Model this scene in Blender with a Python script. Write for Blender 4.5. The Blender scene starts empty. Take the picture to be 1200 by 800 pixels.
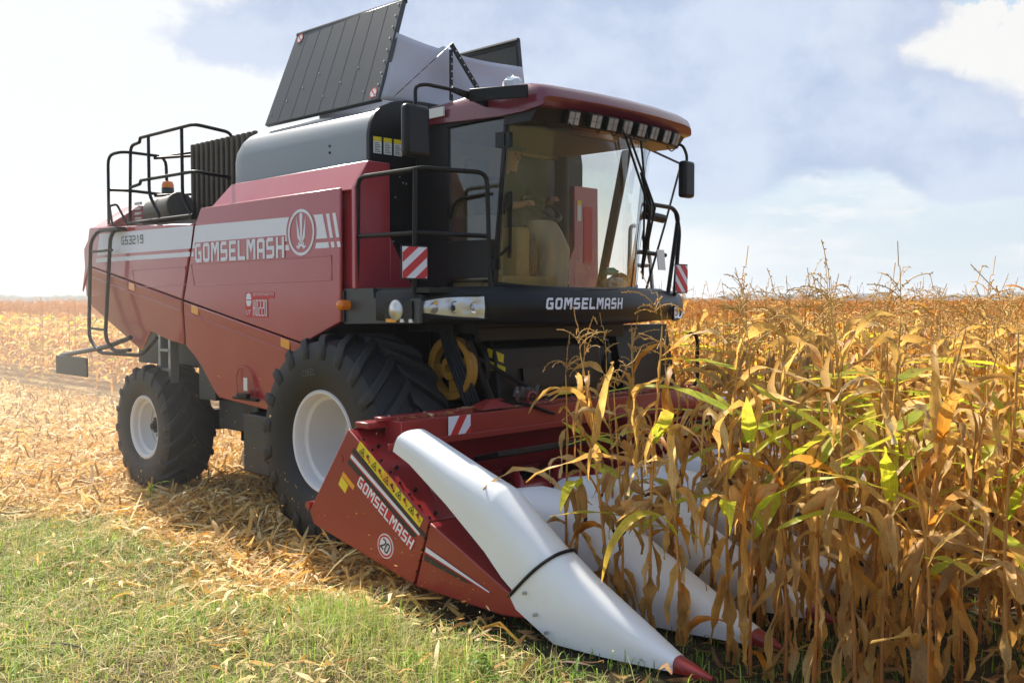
import bpy, bmesh, math, random
import numpy as np
from mathutils import Vector, Matrix
R = math.radians
sc = bpy.context.scene
COL = sc.collection

# ------------------------------------------------------------------ camera
# world frame: +x = the way the harvester drives, +y = its left, origin on the ground under the front axle
cam_d = bpy.data.cameras.new('camera'); cam = bpy.data.objects.new('camera', cam_d); COL.objects.link(cam)
cam.location = (7.163, -6.746, 2.15)
cam.rotation_euler = (R(90 - 2.39), 0, R(44.27))
cam_d.sensor_width = 36; cam_d.lens = 34.5
cam_d.clip_start = .05; cam_d.clip_end = 5000
cam_d.dof.use_dof = True; cam_d.dof.focus_distance = 8.0; cam_d.dof.aperture_fstop = 7.1
sc.camera = cam

# ------------------------------------------------------------------ light
SUN_EL = R(44); LA = R(-12)
ldir = Vector((math.cos(LA) * math.cos(SUN_EL), math.sin(LA) * math.cos(SUN_EL), -math.sin(SUN_EL)))
sd = bpy.data.lights.new('sun', 'SUN'); sd.energy = 5.0; sd.angle = R(.6); sd.color = (1, .93, .82)
so = bpy.data.objects.new('sun', sd); COL.objects.link(so)
so.rotation_euler = ldir.to_track_quat('-Z', 'Y').to_euler(); so.location = (-20, 5, 25)

w = bpy.data.worlds.new('World'); sc.world = w; w.use_nodes = True
wn = w.node_tree.nodes; wl = w.node_tree.links
bg = wn['Background']; bg.inputs['Strength'].default_value = .1
sky = wn.new('ShaderNodeTexSky'); sky.sky_type = 'NISHITA'; sky.sun_disc = False
sky.sun_elevation = SUN_EL; sky.sun_rotation = math.atan2(-ldir.x, -ldir.y)
sky.dust_density = 2.5; sky.air_density = 1.0; sky.ozone_density = 1.5
def wnode(t, **k):
    n = wn.new(t)
    for a, v in k.items(): setattr(n, a, v)
    return n
def wmath(op, a, b=None, clamp=False):
    n = wnode('ShaderNodeMath', operation=op, use_clamp=clamp)
    for i, v in enumerate((a, b)):
        if v is None: continue
        if isinstance(v, (int, float)): n.inputs[i].default_value = v
        else: wl.new(v, n.inputs[i])
    return n.outputs[0]
def wmix(fac, a, b):
    n = wnode('ShaderNodeMix', data_type='RGBA')
    for s, v in ((n.inputs[0], fac), (n.inputs[6], a), (n.inputs[7], b)):
        if isinstance(v, (int, float)): s.default_value = v
        elif isinstance(v, tuple): s.default_value = (*v, 1)
        else: wl.new(v, s)
    return n.outputs[2]
def wramp(v, a, b):
    n = wnode('ShaderNodeMapRange', interpolation_type='SMOOTHSTEP')
    wl.new(v, n.inputs[0]); n.inputs[1].default_value = a; n.inputs[2].default_value = b
    return n.outputs[0]
tc = wnode('ShaderNodeTexCoord')
sep = wnode('ShaderNodeSeparateXYZ'); wl.new(tc.outputs['Generated'], sep.inputs[0])
zz = wmath('MAXIMUM', sep.outputs[2], 0.0)
den = wmath('ADD', zz, .22)
cmb = wnode('ShaderNodeCombineXYZ')
wl.new(wmath('DIVIDE', sep.outputs[0], den), cmb.inputs[0]); wl.new(wmath('DIVIDE', sep.outputs[1], den), cmb.inputs[1])
def wnoise(scale, detail, off, rough=.55, dist=0.):
    m = wnode('ShaderNodeMapping'); wl.new(cmb.outputs[0], m.inputs[0]); m.inputs[1].default_value = off
    n = wnode('ShaderNodeTexNoise'); wl.new(m.outputs[0], n.inputs[0])
    n.inputs['Scale'].default_value = scale; n.inputs['Detail'].default_value = detail
    n.inputs['Roughness'].default_value = rough; n.inputs['Distortion'].default_value = dist
    return n.outputs[0]
# the direction towards the left of the view and the view itself, to place the cloud banks in the sky
def wdot(az_deg, el_deg):
    a, e = R(az_deg), R(el_deg)
    n = wnode('ShaderNodeVectorMath', operation='DOT_PRODUCT'); wl.new(tc.outputs['Generated'], n.inputs[0])
    n.inputs[1].default_value = (math.cos(a) * math.cos(e), math.sin(a) * math.cos(e), math.sin(e))
    return n.outputs['Value']
VIEW = 134.27                                   # azimuth of the view, degrees from +x
def wdotv(v):
    n = wnode('ShaderNodeVectorMath', operation='DOT_PRODUCT'); wl.new(tc.outputs['Generated'], n.inputs[0]); n.inputs[1].default_value = v
    return n.outputs['Value']
va = R(VIEW); fwd = wdotv((math.cos(va), math.sin(va), 0)); fpos = wmath('MAXIMUM', fwd, .05)
uu_ = wmath('DIVIDE', wdotv((math.sin(va), -math.cos(va), 0)), fpos); vv_ = wmath('DIVIDE', sep.outputs[2], fpos); ahead = wramp(fwd, .1, .4)
def wdir(scale, detail, off, rough=.58, sq=1.7):
    m = wnode('ShaderNodeMapping'); wl.new(tc.outputs['Generated'], m.inputs[0]); m.inputs[1].default_value = off; m.inputs['Scale'].default_value = (1, 1, sq)
    n = wnode('ShaderNodeTexNoise'); wl.new(m.outputs[0], n.inputs[0]); n.inputs['Scale'].default_value = scale; n.inputs['Detail'].default_value = detail; n.inputs['Roughness'].default_value = rough
    return n.outputs[0]
def bankf(u0, v0, a_, b_):                       # 1 in the middle of a cloud bank, 0 on its rim, less beyond
    du = wmath('DIVIDE', wmath('SUBTRACT', uu_, u0), a_); dv = wmath('DIVIDE', wmath('SUBTRACT', vv_, v0), b_)
    return wmath('SUBTRACT', 1.0, wmath('SQRT', wmath('ADD', wmath('MULTIPLY', du, du), wmath('MULTIPLY', dv, dv))))
def wsum(f, n, k): return wmath('ADD', f, wmath('MULTIPLY', wmath('SUBTRACT', n, .5), k))
n1 = wdir(2.2, 8, (3.1, 1.7, 0), .58, 2.6); n2 = wdir(11, 10, (.7, 4.2, 2), .66, 1.1); n3 = wdir(4.0, 7, (1.2, 9.3, 4), .55, 2.0); n4 = wdir(1.3, 7, (5, 2, 1), .55, 2.0)
veil = wramp(wdot(VIEW + 26, 14), .80, .99)      # bright thin cloud on the sun's side
m_white = wramp(wmath('ADD', n1, wmath('MULTIPLY', veil, .22)), .46, .66)
fb = wmath('MAXIMUM', wmath('MAXIMUM', bankf(.27, .190, .30, .085), bankf(.10, .300, .50, .085)), bankf(.47, .150, .16, .045))
m_grey = wmath('MULTIPLY', wramp(wsum(wsum(fb, n3, 2.0), n2, .7), .04, .26), ahead)
n3b = wramp(wmath('ADD', wmath('MULTIPLY', n3, .6), wmath('MULTIPLY', n2, .4)), .42, .60)
fc = wmath('MAXIMUM', bankf(.405, .262, .12, .052), bankf(.525, .225, .10, .075))
m_cum = wmath('MULTIPLY', wramp(wsum(fc, n2, 2.6), .02, .14), ahead)
m_far = wmath('MULTIPLY', wramp(n4, .50, .66), wmath('SUBTRACT', 1.0, ahead))
SKYK = 6.4
def c3(r, g, b, k=1): return (r * SKYK * k, g * SKYK * k, b * SKYK * k)
bl = wmix(.80, sky.outputs[0], c3(.58, .72, .86))
lo = wramp(zz, .16, .0)
c = wmix(wmath('MULTIPLY', lo, .75), bl, c3(.72, .80, .85))
c = wmix(wmath('MULTIPLY', m_white, .85), c, c3(.92, .93, .94))
n5 = wdir(5.5, 8, (2.3, .4, 7), .6, 5.0); band_ = wmath('MULTIPLY', wramp(vv_, .02, .06), wramp(vv_, .17, .11))
c = wmix(wmath('MULTIPLY', wmath('MULTIPLY', wramp(n5, .48, .60), band_), wmath('MULTIPLY', ahead, .75)), c, c3(.90, .91, .91))
c = wmix(m_cum, c, c3(.88, .88, .87))
c = wmix(wmath('MULTIPLY', m_grey, .92), c, wmix(n3b, c3(.45, .54, .74), c3(.62, .70, .86)))
c = wmix(wmath('MULTIPLY', m_far, .7), c, c3(.84, .85, .87))
back = wramp(wdot(VIEW + 180, 25), -.25, .85)       # unseen sky behind the camera, made darker and bluer to cut fill light
c = wmix(wmath('MULTIPLY', back, .65), c, c3(.26, .40, .70))
wl.new(c, bg.inputs[0])

sc.view_settings.view_transform = 'Standard'; sc.view_settings.look = 'None'
sc.view_settings.exposure = 0.74; sc.view_settings.gamma = 1; sc.view_settings.use_curve_mapping = False
sc.cycles.max_bounces = 8; sc.cycles.transparent_max_bounces = 16

# ------------------------------------------------------------------ materials
M = {}
def nodes(name):
    m = bpy.data.materials.new(name); m.use_nodes = True
    nt = m.node_tree
    return m, nt, nt.nodes['Principled BSDF'], nt.nodes['Material Output']
def _noise(nt, scale, detail=5, rough=.55, coord='Object', stretch=None):
    t = nt.nodes.new('ShaderNodeTexCoord'); n = nt.nodes.new('ShaderNodeTexNoise')
    src = t.outputs[coord]
    if stretch:
        mp = nt.nodes.new('ShaderNodeMapping'); mp.inputs['Scale'].default_value = stretch
        nt.links.new(src, mp.inputs[0]); src = mp.outputs[0]
    nt.links.new(src, n.inputs[0])
    n.inputs['Scale'].default_value = scale; n.inputs['Detail'].default_value = detail; n.inputs['Roughness'].default_value = rough
    return n.outputs[0]
def _ramp(nt, v, a, b, lo=0., hi=1.):
    n = nt.nodes.new('ShaderNodeMapRange'); nt.links.new(v, n.inputs[0])
    n.inputs[1].default_value = a; n.inputs[2].default_value = b; n.inputs[3].default_value = lo; n.inputs[4].default_value = hi
    return n.outputs[0]
def _mix(nt, f, a, b):
    n = nt.nodes.new('ShaderNodeMix'); n.data_type = 'RGBA'
    for s, v in ((n.inputs[0], f), (n.inputs[6], a), (n.inputs[7], b)):
        if isinstance(v, (int, float)): s.default_value = v
        elif isinstance(v, tuple): s.default_value = (*v, 1)
        else: nt.links.new(v, s)
    return n.outputs[2]
def pbr(name, col, rough=.5, metal=0., coat=0., dust=.0, dcol=(.34, .25, .15), spec=.5, bump=0., bscale=60, var=.0):
    m, nt, b, o = nodes(name)
    cs = None
    if var:
        f = _noise(nt, 3.0, 4)
        cs = _mix(nt, _ramp(nt, f, .3, .7), tuple(x * (1 - var) for x in col), tuple(min(1, x * (1 + var)) for x in col))
    if dust:
        f1 = _ramp(nt, _noise(nt, 2.2, 7, .65), .35, .75, dust * .35, dust)
        f2 = _ramp(nt, _noise(nt, 85, 2, .5), .66, .74, 0, min(1, dust * 2.2))
        mx = nt.nodes.new('ShaderNodeMath'); mx.operation = 'MAXIMUM'; nt.links.new(f1, mx.inputs[0]); nt.links.new(f2, mx.inputs[1])
        cs = _mix(nt, mx.outputs[0], cs if cs is not None else col, dcol)
        rr = _ramp(nt, mx.outputs[0], 0, 1, rough, .8); nt.links.new(rr, b.inputs['Roughness'])
    if cs is not None: nt.links.new(cs, b.inputs['Base Color'])
    else: b.inputs['Base Color'].default_value = (*col, 1)
    if not dust: b.inputs['Roughness'].default_value = rough
    b.inputs['Metallic'].default_value = metal; b.inputs['Coat Weight'].default_value = coat; b.inputs['Coat Roughness'].default_value = .12
    b.inputs['Specular IOR Level'].default_value = spec
    if bump:
        bp = nt.nodes.new('ShaderNodeBump'); bp.inputs['Strength'].default_value = bump; bp.inputs['Distance'].default_value = .01
        nt.links.new(_noise(nt, bscale, 4), bp.inputs['Height']); nt.links.new(bp.outputs[0], b.inputs['Normal'])
    M[name] = m
    return m
pbr('red', (.40, .011, .026), .25, coat=.8, dust=.14, dcol=(.44, .32, .29), bump=.12, bscale=1.8)
pbr('red_header', (.27, .007, .013), .32, coat=.4, dust=.07, bump=.05, bscale=3)
pbr('roof_red', (.16, .007, .028), .24, coat=.6, dust=.05)
pbr('white_plastic', (.86, .87, .88), .36, dust=.10, bump=.05, bscale=5)
pbr('white_paint', (.74, .74, .73), .4, dust=.10)
pbr('decal_white', (.76, .78, .84), .35, dust=.03)
pbr('decal_black', (.02, .02, .022), .45)
pbr('decal_red', (.55, .02, .025), .4)
pbr('decal_yellow', (.80, .62, .02), .45, dust=.04)
pbr('decal_orange', (.80, .36, .02), .4)
pbr('decal_grey', (.13, .13, .14), .4)
pbr('black_plastic', (.005, .005, .006), .36, dust=.008, var=.2, spec=.3)
pbr('black_metal', (.004, .004, .0045), .36, dust=.005, spec=.25)
pbr('grey_metal', (.032, .036, .041), .40, dust=.05)
pbr('flap_metal', (.026, .031, .038), .36, dust=.04)
pbr('tank_metal', (.20, .225, .25), .33, metal=.25, coat=.2, dust=.07)
pbr('engine_metal', (.12, .115, .11), .5, metal=.4, dust=.2)
pbr('radiator', (.055, .045, .036), .6, dust=.2)
pbr('rubber', (.009, .009, .010), .58, dust=.055, dcol=(.16, .12, .08), bump=.15, bscale=40)
pbr('sidewall_print', (.10, .095, .09), .7)
pbr('yellow_iron', (.45, .21, .010), .45, dust=.15)
pbr('fabric', (.52, .53, .58), .85, dust=.03, bump=.25, bscale=9)
pbr('beige', (.36, .25, .10), .6, dust=.2)
pbr('headliner', (.24, .17, .075), .8, dust=.15)
pbr('pale_beige', (.46, .40, .28), .55, dust=.15)
pbr('seat', (.045, .045, .05), .8, dust=.1)
pbr('chrome', (.75, .76, .78), .12, metal=1.)
pbr('steel', (.45, .45, .45), .35, metal=.8, dust=.1)
pbr('amber', (.85, .22, .01), .25, coat=.5)
pbr('orange_glass', (.9, .35, .02), .2, coat=.5)
pbr('skin', (.42, .22, .14), .55)
pbr('shirt', (.035, .05, .035), .85)
pbr('trousers', (.03, .034, .05), .85)
pbr('cap', (.06, .07, .10), .8)
pbr('paper', (.75, .75, .72), .7)
pbr('plastic_bag', (.7, .74, .76), .25)
pbr('green_bottle', (.10, .45, .32), .2, coat=.3)
pbr('rag', (.40, .30, .22), .9)
def glass(name, tint, gl=1.9):
    m, nt, b, o = nodes(name); nt.nodes.remove(b)
    tr = nt.nodes.new('ShaderNodeBsdfTransparent'); tr.inputs[0].default_value = (*tint, 1)
    gs = nt.nodes.new('ShaderNodeBsdfGlossy'); gs.inputs['Roughness'].default_value = .02; gs.inputs[0].default_value = (.9, .95, 1, 1)
    fr = nt.nodes.new('ShaderNodeFresnel'); fr.inputs[0].default_value = 1.5
    k = nt.nodes.new('ShaderNodeMath'); k.operation = 'MULTIPLY'; k.inputs[1].default_value = gl; nt.links.new(fr.outputs[0], k.inputs[0])
    mx = nt.nodes.new('ShaderNodeMixShader'); nt.links.new(k.outputs[0], mx.inputs[0]); nt.links.new(tr.outputs[0], mx.inputs[1]); nt.links.new(gs.outputs[0], mx.inputs[2])
    # a film of dust, patchy
    df = nt.nodes.new('ShaderNodeBsdfDiffuse'); df.inputs[0].default_value = (.50, .40, .24, 1)
    m2 = nt.nodes.new('ShaderNodeMixShader'); nt.links.new(_ramp(nt, _noise(nt, 3, 7, .65), .35, .8, .03, .13), m2.inputs[0])
    nt.links.new(mx.outputs[0], m2.inputs[1]); nt.links.new(df.outputs[0], m2.inputs[2])
    nt.links.new(m2.outputs[0], o.inputs[0]); M[name] = m
glass('glass', (.97, .97, .91)); glass('glass_dark', (.58, .60, .60))
def lens_mat(name):
    m, nt, b, o = nodes(name)
    v = nt.nodes.new('ShaderNodeTexVoronoi'); t = nt.nodes.new('ShaderNodeTexCoord'); nt.links.new(t.outputs['Object'], v.inputs[0]); v.inputs['Scale'].default_value = 13; v.feature = 'SMOOTH_F1'
    b.inputs['Metallic'].default_value = .8; b.inputs['Roughness'].default_value = .30
    nt.links.new(_mix(nt, _ramp(nt, v.outputs[0], .1, .6), (.48, .46, .43), (.62, .61, .59)), b.inputs['Base Color'])
    bp = nt.nodes.new('ShaderNodeBump'); bp.inputs['Strength'].default_value = .5; bp.inputs['Distance'].default_value = .03; nt.links.new(v.outputs[0], bp.inputs['Height']); nt.links.new(bp.outputs[0], b.inputs['Normal'])
    b.inputs['Coat Weight'].default_value = 1.; M[name] = m
lens_mat('reflector'); pbr('lamp_lens', (.46, .43, .42), .25, metal=.4, coat=.8, var=.3)
def stripes(name):
    pass
def leafy(name, trans=.45, rough=.55, hue=.0):
    m, nt, b, o = nodes(name)
    a = nt.nodes.new('ShaderNodeVertexColor'); a.layer_name = 'Col'
    oi = nt.nodes.new('ShaderNodeObjectInfo')
    hs = nt.nodes.new('ShaderNodeHueSaturation'); nt.links.new(a.outputs[0], hs.inputs['Color'])
    nt.links.new(_ramp(nt, oi.outputs['Random'], 0, 1, .82, 1.15), hs.inputs['Value'])
    f = _ramp(nt, _noise(nt, 26, 4, .6, stretch=(1, 1, .35)), .3, .75, .82, 1.18)
    mu = nt.nodes.new('ShaderNodeVectorMath'); mu.operation = 'SCALE'; nt.links.new(hs.outputs[0], mu.inputs[0]); nt.links.new(f, mu.inputs['Scale'])
    if trans:
        # parallel veins and a pale midrib across the blade, brown specks
        def mth(op, x, y=None, z=None):
            q_ = nt.nodes.new('ShaderNodeMath'); q_.operation = op
            for i_, v_ in enumerate((x, y, z)):
                if v_ is None: continue
                if isinstance(v_, (int, float)): q_.inputs[i_].default_value = v_
                else: nt.links.new(v_, q_.inputs[i_])
            return q_.outputs[0]
        al = a.outputs['Alpha']; vein = mth('MULTIPLY_ADD', mth('SINE', mth('MULTIPLY', al, 62.0)), .09, 1.0)
        rib = mth('MULTIPLY_ADD', _ramp(nt, mth('ABSOLUTE', mth('SUBTRACT', al, .5)), .0, .07, 1, 0), .22, 1.0)
        spot = _ramp(nt, _noise(nt, 75, 3, .6), .60, .70, 1.0, .62)
        f2 = mth('MULTIPLY', mth('MULTIPLY', vein, rib), spot); mu2 = nt.nodes.new('ShaderNodeVectorMath'); mu2.operation = 'SCALE'; nt.links.new(mu.outputs[0], mu2.inputs[0]); nt.links.new(f2, mu2.inputs['Scale']); mu = mu2
    nt.links.new(mu.outputs[0], b.inputs['Base Color']); b.inputs['Roughness'].default_value = rough
    b.inputs['Specular IOR Level'].default_value = .35
    if trans:
        t = nt.nodes.new('ShaderNodeBsdfTranslucent')
        g = nt.nodes.new('ShaderNodeGamma'); g.inputs[1].default_value = 1.04; nt.links.new(mu.outputs[0], g.inputs[0]); gs_ = nt.nodes.new('ShaderNodeVectorMath'); gs_.operation = 'SCALE'; gs_.inputs['Scale'].default_value = 1.28; nt.links.new(g.outputs[0], gs_.inputs[0]); nt.links.new(gs_.outputs[0], t.inputs[0])
        mx = nt.nodes.new('ShaderNodeMixShader'); mx.inputs[0].default_value = trans
        nt.links.new(b.outputs[0], mx.inputs[1]); nt.links.new(t.outputs[0], mx.inputs[2]); nt.links.new(mx.outputs[0], o.inputs[0])
    M[name] = m
leafy('corn_leaf', .52, .5); leafy('corn_stalk', 0, .6); leafy('grass_blade', .4, .6); leafy('straw', .25, .6)

# ------------------------------------------------------------------ mesh helpers
def fillet(pts, rad, seg=4):
    pts = [Vector(p) for p in pts]
    if rad <= 0 or len(pts) < 3: return pts
    out = [pts[0]]
    for i in range(1, len(pts) - 1):
        a, b, c_ = pts[i - 1], pts[i], pts[i + 1]
        d1 = (a - b); d2 = (c_ - b); r = min(rad, d1.length * .45, d2.length * .45)
        p1 = b + d1.normalized() * r; p2 = b + d2.normalized() * r
        for k in range(seg + 1):
            t = k / seg
            out.append((1 - t) ** 2 * p1 + 2 * t * (1 - t) * b + t * t * p2)
    out.append(pts[-1]); return out
class MB:
    def __init__(s): s.v = []; s.f = []; s.mi = []
    def add(s, vs, fs, mi=0):
        o = len(s.v); s.v += [tuple(p) for p in vs]
        s.f += [tuple(i + o for i in f) for f in fs]; s.mi += [mi] * len(fs); return s
    def box(s, c, size, rot=None, mi=0):
        x, y, z = (q / 2 for q in size); vs = [Vector((sx * x, sy * y, sz * z)) for sx in (-1, 1) for sy in (-1, 1) for sz in (-1, 1)]
        if rot is not None:
            m = rot if isinstance(rot, Matrix) else Matrix.Rotation(rot[2], 3, 'Z') @ Matrix.Rotation(rot[1], 3, 'Y') @ Matrix.Rotation(rot[0], 3, 'X')
            vs = [m @ q for q in vs]
        return s.add([q + Vector(c) for q in vs], [(0, 1, 3, 2), (4, 6, 7, 5), (0, 4, 5, 1), (2, 3, 7, 6), (0, 2, 6, 4), (1, 5, 7, 3)], mi)
    def prism(s, ring, off, mi=0):
        n = len(ring); a = [Vector(p) for p in ring]; off = [Vector(o) for o in off] if isinstance(off, list) else [p + Vector(off) for p in a]
        return s.add(a + off, [tuple(range(n))[::-1], tuple(range(n, 2 * n))] + [(i, (i + 1) % n, n + (i + 1) % n, n + i) for i in range(n)], mi)
    def tube(s, pts, r, n=8, rad=0., closed=False, mi=0, seg=4):
        pts = fillet(pts, rad, seg) if rad else [Vector(p) for p in pts]
        N = len(pts); rs = r if isinstance(r, (list, tuple)) else [r] * N
        vs = []; up = None
        for i, p in enumerate(pts):
            if closed: t = pts[(i + 1) % N] - pts[i - 1]
            else: t = pts[min(i + 1, N - 1)] - pts[max(i - 1, 0)]
            t.normalize()
            if up is None:
                up = Vector((0, 0, 1)) if abs(t.z) < .9 else Vector((1, 0, 0))
            u = (up - t * up.dot(t)); u.normalize(); w_ = t.cross(u); up = u
            for k in range(n):
                a = 2 * math.pi * k / n; vs.append(p + (u * math.cos(a) + w_ * math.sin(a)) * rs[i])
        fs = [(i * n + k, i * n + (k + 1) % n, ((i + 1) % N) * n + (k + 1) % n, ((i + 1) % N) * n + k) for i in range(N if closed else N - 1) for k in range(n)]
        if not closed: fs += [tuple(range(n))[::-1], tuple(range((N - 1) * n, N * n))]
        return s.add(vs, fs, mi)
    def loft(s, rings, cap=True, mi=0, closed=True):
        n = len(rings[0]); vs = [p for r_ in rings for p in r_]
        m = n if closed else n - 1
        fs = [(i * n + k, i * n + (k + 1) % n, (i + 1) * n + (k + 1) % n, (i + 1) * n + k) for i in range(len(rings) - 1) for k in range(m)]
        if cap: fs += [tuple(range(n))[::-1], tuple(range((len(rings) - 1) * n, len(rings) * n))]
        return s.add(vs, fs, mi)
    def lathe(s, prof, c, axis='y', n=48, mi=0, a0=0, a1=2 * math.pi):
        c = Vector(c); rings = []
        full = abs(a1 - a0 - 2 * math.pi) < 1e-6
        for k in range(n if full else n + 1):
            a = a0 + (a1 - a0) * k / n; ca, sa = math.cos(a), math.sin(a)
            rings.append([c + (Vector((r_ * ca, h, r_ * sa)) if axis == 'y' else Vector((r_ * ca, r_ * sa, h)) if axis == 'z' else Vector((h, r_ * ca, r_ * sa))) for r_, h in prof])
        m = len(prof); N = len(rings)
        fs = [(i * m + k, i * m + k + 1, ((i + 1) % N) * m + k + 1, ((i + 1) % N) * m + k) for i in range(N if full else N - 1) for k in range(m - 1)]
        return s.add([p for r_ in rings for p in r_], fs, mi)
    def cyl(s, a, b, r, n=16, mi=0): return s.tube([a, b], r, n, mi=mi)
    def ball(s, c, r, n=10, mi=0, sc_=(1, 1, 1)):
        prof = [(max(1e-4, math.sin(math.pi * k / n)) * r, -math.cos(math.pi * k / n) * r) for k in range(n + 1)]
        o = len(s.v); s.lathe(prof, (0, 0, 0), 'z', 2 * n, mi)
        for i in range(o, len(s.v)): x, y, z = s.v[i]; s.v[i] = (c[0] + x * sc_[0], c[1] + y * sc_[1], c[2] + z * sc_[2])
        return s
    def build(s, name, mats, parent=None, smooth=35, bevel=0., label=None, fix=True, seg=2):
        me = bpy.data.meshes.new(name); me.from_pydata(s.v, [], s.f)
        mats = mats if isinstance(mats, (list, tuple)) else [mats]
        for m in mats: me.materials.append(M[m] if isinstance(m, str) else m)
        if len(mats) > 1: me.polygons.foreach_set('material_index', s.mi)
        if fix:
            bm = bmesh.new(); bm.from_mesh(me); bmesh.ops.recalc_face_normals(bm, faces=bm.faces); bm.to_mesh(me); bm.free()
        if smooth: me.shade_smooth(); me.set_sharp_from_angle(angle=R(smooth))
        me.update()
        o = bpy.data.objects.new(name, me); COL.objects.link(o)
        if parent: o.parent = parent
        if bevel:
            b = o.modifiers.new('bevel', 'BEVEL'); b.width = bevel; b.segments = seg; b.limit_method = 'ANGLE'; b.angle_limit = R(40); b.harden_normals = False
        if label: o['label'] = label
        return o
def thing(name, label, cat, loc=(0, 0, 0), group=None):
    o = bpy.data.objects.new(name, None); COL.objects.link(o); o.location = loc; o.empty_display_size = .2
    o['label'] = label; o['category'] = cat
    if group: o['group'] = group
    return o
def tag(o, label, cat, group=None):
    o['label'] = label; o['category'] = cat
    if group: o['group'] = group
    return o
def circ(c, r, u, v, n=24, a0=0, a1=2 * math.pi):
    c, u, v = Vector(c), Vector(u), Vector(v)
    return [c + u * r * math.cos(a0 + (a1 - a0) * k / n) + v * r * math.sin(a0 + (a1 - a0) * k / n) for k in range(n)]
# flat decals: shapes in a (u, v) frame, raised by t along n
class Decal(MB):
    def __init__(s, o, u, v, n, t=.003):
        super().__init__(); s.o, s.u, s.vv, s.n, s.t = Vector(o), Vector(u).normalized(), Vector(v).normalized(), Vector(n).normalized(), t
    def P(s, a, b, h=0): return s.o + s.u * a + s.vv * b + s.n * h
    def poly(s, pts, mi=0, h=0): s.prism([s.P(a, b, h) for a, b in pts], s.n * s.t, mi); return s
    def ring(s, c, r0, r1, mi=0, h=0, n=32, sx=1):
        for k in range(n):
            a, b = 2 * math.pi * k / n, 2 * math.pi * (k + 1) / n
            q = [(c[0] + sx * r * math.cos(t), c[1] + r * math.sin(t)) for r, t in ((r0, a), (r1, a), (r1, b), (r0, b))]
            s.add([s.P(x, y, h + s.t) for x, y in q], [(0, 1, 2, 3)], mi)
        return s
    def disc(s, c, r, mi=0, h=0, n=32, sx=1): return s.poly([(c[0] + sx * r * math.cos(2 * math.pi * k / n), c[1] + r * math.sin(2 * math.pi * k / n)) for k in range(n)], mi, h)
    def stroke(s, pts, wd, mi=0, closed=False, h=0):
        pts = [Vector((p[0], p[1])) for p in pts]; N = len(pts); L = []; Rr = []
        for i, p in enumerate(pts):
            d1 = (p - pts[i - 1]).normalized() if (i > 0 or closed) else None
            d2 = (pts[(i + 1) % N] - p).normalized() if (i < N - 1 or closed) else None
            if d1 is None: d1 = d2
            if d2 is None: d2 = d1
            n1 = Vector((-d1.y, d1.x)); n2 = Vector((-d2.y, d2.x)); m = (n1 + n2)
            m = m.normalized() if m.length > 1e-6 else n1
            k = wd / 2 / max(.35, m.dot(n1)); L.append(p + m * k); Rr.append(p - m * k)
        for i in range(N if closed else N - 1):
            j = (i + 1) % N
            s.add([s.P(q.x, q.y, h + s.t) for q in (Rr[i], Rr[j], L[j], L[i])], [(0, 1, 2, 3)], mi)
        return s
    def word(s, txt, x, y, hgt, wid, gap, wd, mi=0, h=0, slant=0., growth=0.):
        w2 = wd / 2
        for ch in txt:
            wc = wid * (1.18 if ch == 'M' else .35 if ch == 'I' else 1)
            a, b, c_, d = w2, wc - w2, w2, hgt - w2; mid = hgt * .5; k = min(wid, hgt) * .12
            G = {'G': [[(b, d), (a + k, d), (a, d - k), (a, c_ + k), (a + k, c_), (b, c_), (b, mid), (wc * .5, mid)]],
                 'O': [[(a + k, c_), (b - k, c_), (b, c_ + k), (b, d - k), (b - k, d), (a + k, d), (a, d - k), (a, c_ + k)], 'c'],
                 'M': [[(a, 0), (a, d), (a + wd * .7, d), (wc / 2, mid), (b - wd * .7, d), (b, d), (b, 0)]],
                 'S': [[(b, d), (a + k, d), (a, d - k), (a, mid), (b, mid), (b, c_ + k), (b - k, c_), (a - w2, c_)]],
                 'E': [[(wc, d), (a, d), (a, c_), (wc, c_)], [(a + w2, mid), (wc * .9, mid)]],
                 'L': [[(a, hgt), (a, c_), (wc, c_)]],
                 'A': [[(a, 0), (a, d - k), (a + k, d), (b - k, d), (b, d - k), (b, 0)], [(a + w2, hgt * .4), (b - w2, hgt * .4)]],
                 'H': [[(a, 0), (a, hgt)], [(b, 0), (b, hgt)], [(a + w2, mid), (b - w2, mid)]],
                 '3': [[(0, d), (b, d), (b, c_), (0, c_)], [(wc * .25, mid), (b - w2, mid)]],
                 '2': [[(0, d), (b - k, d), (b, d - k), (b, mid), (a, mid - wd * .0), (a, c_), (wc, c_)]],
                 '1': [[(wc * .3, d), (wc * .55, d), (wc * .55, 0)]],
                 '9': [[(b, mid), (a, mid), (a, d), (b, d), (b, c_), (0, c_)]],
                 '0': [[(a + k, c_), (b - k, c_), (b, c_ + k), (b, d - k), (b - k, d), (a + k, d), (a, d - k), (a, c_ + k)], 'c']}[ch]
            cl = G[-1] == 'c'
            for line in [q for q in G if q != 'c']: s.stroke([(x + px + slant * py, y + py) for px, py in line], wd, mi, cl, h)
            x += wc + gap
        return x
def text_mesh(txt, size, o, u, v, n, mat, parent, name='lettering', xs=1.0, t=.003):
    cu = bpy.data.curves.new('txt', 'FONT'); cu.body = txt; cu.size = size; cu.resolution_u = 2
    ob = bpy.data.objects.new('txt', cu); COL.objects.link(ob)
    dg = bpy.context.evaluated_depsgraph_get(); me = bpy.data.meshes.new_from_object(ob.evaluated_get(dg))
    COL.objects.unlink(ob); bpy.data.objects.remove(ob)
    o, u, v, n = Vector(o), Vector(u).normalized(), Vector(v).normalized(), Vector(n).normalized()
    for q in me.vertices: q.co = o + u * q.co.x * xs + v * q.co.y + n * t
    me.materials.clear(); me.materials.append(M[mat]); me.name = name
    r = bpy.data.objects.new(name, me); COL.objects.link(r); r.parent = parent
    return r
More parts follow.
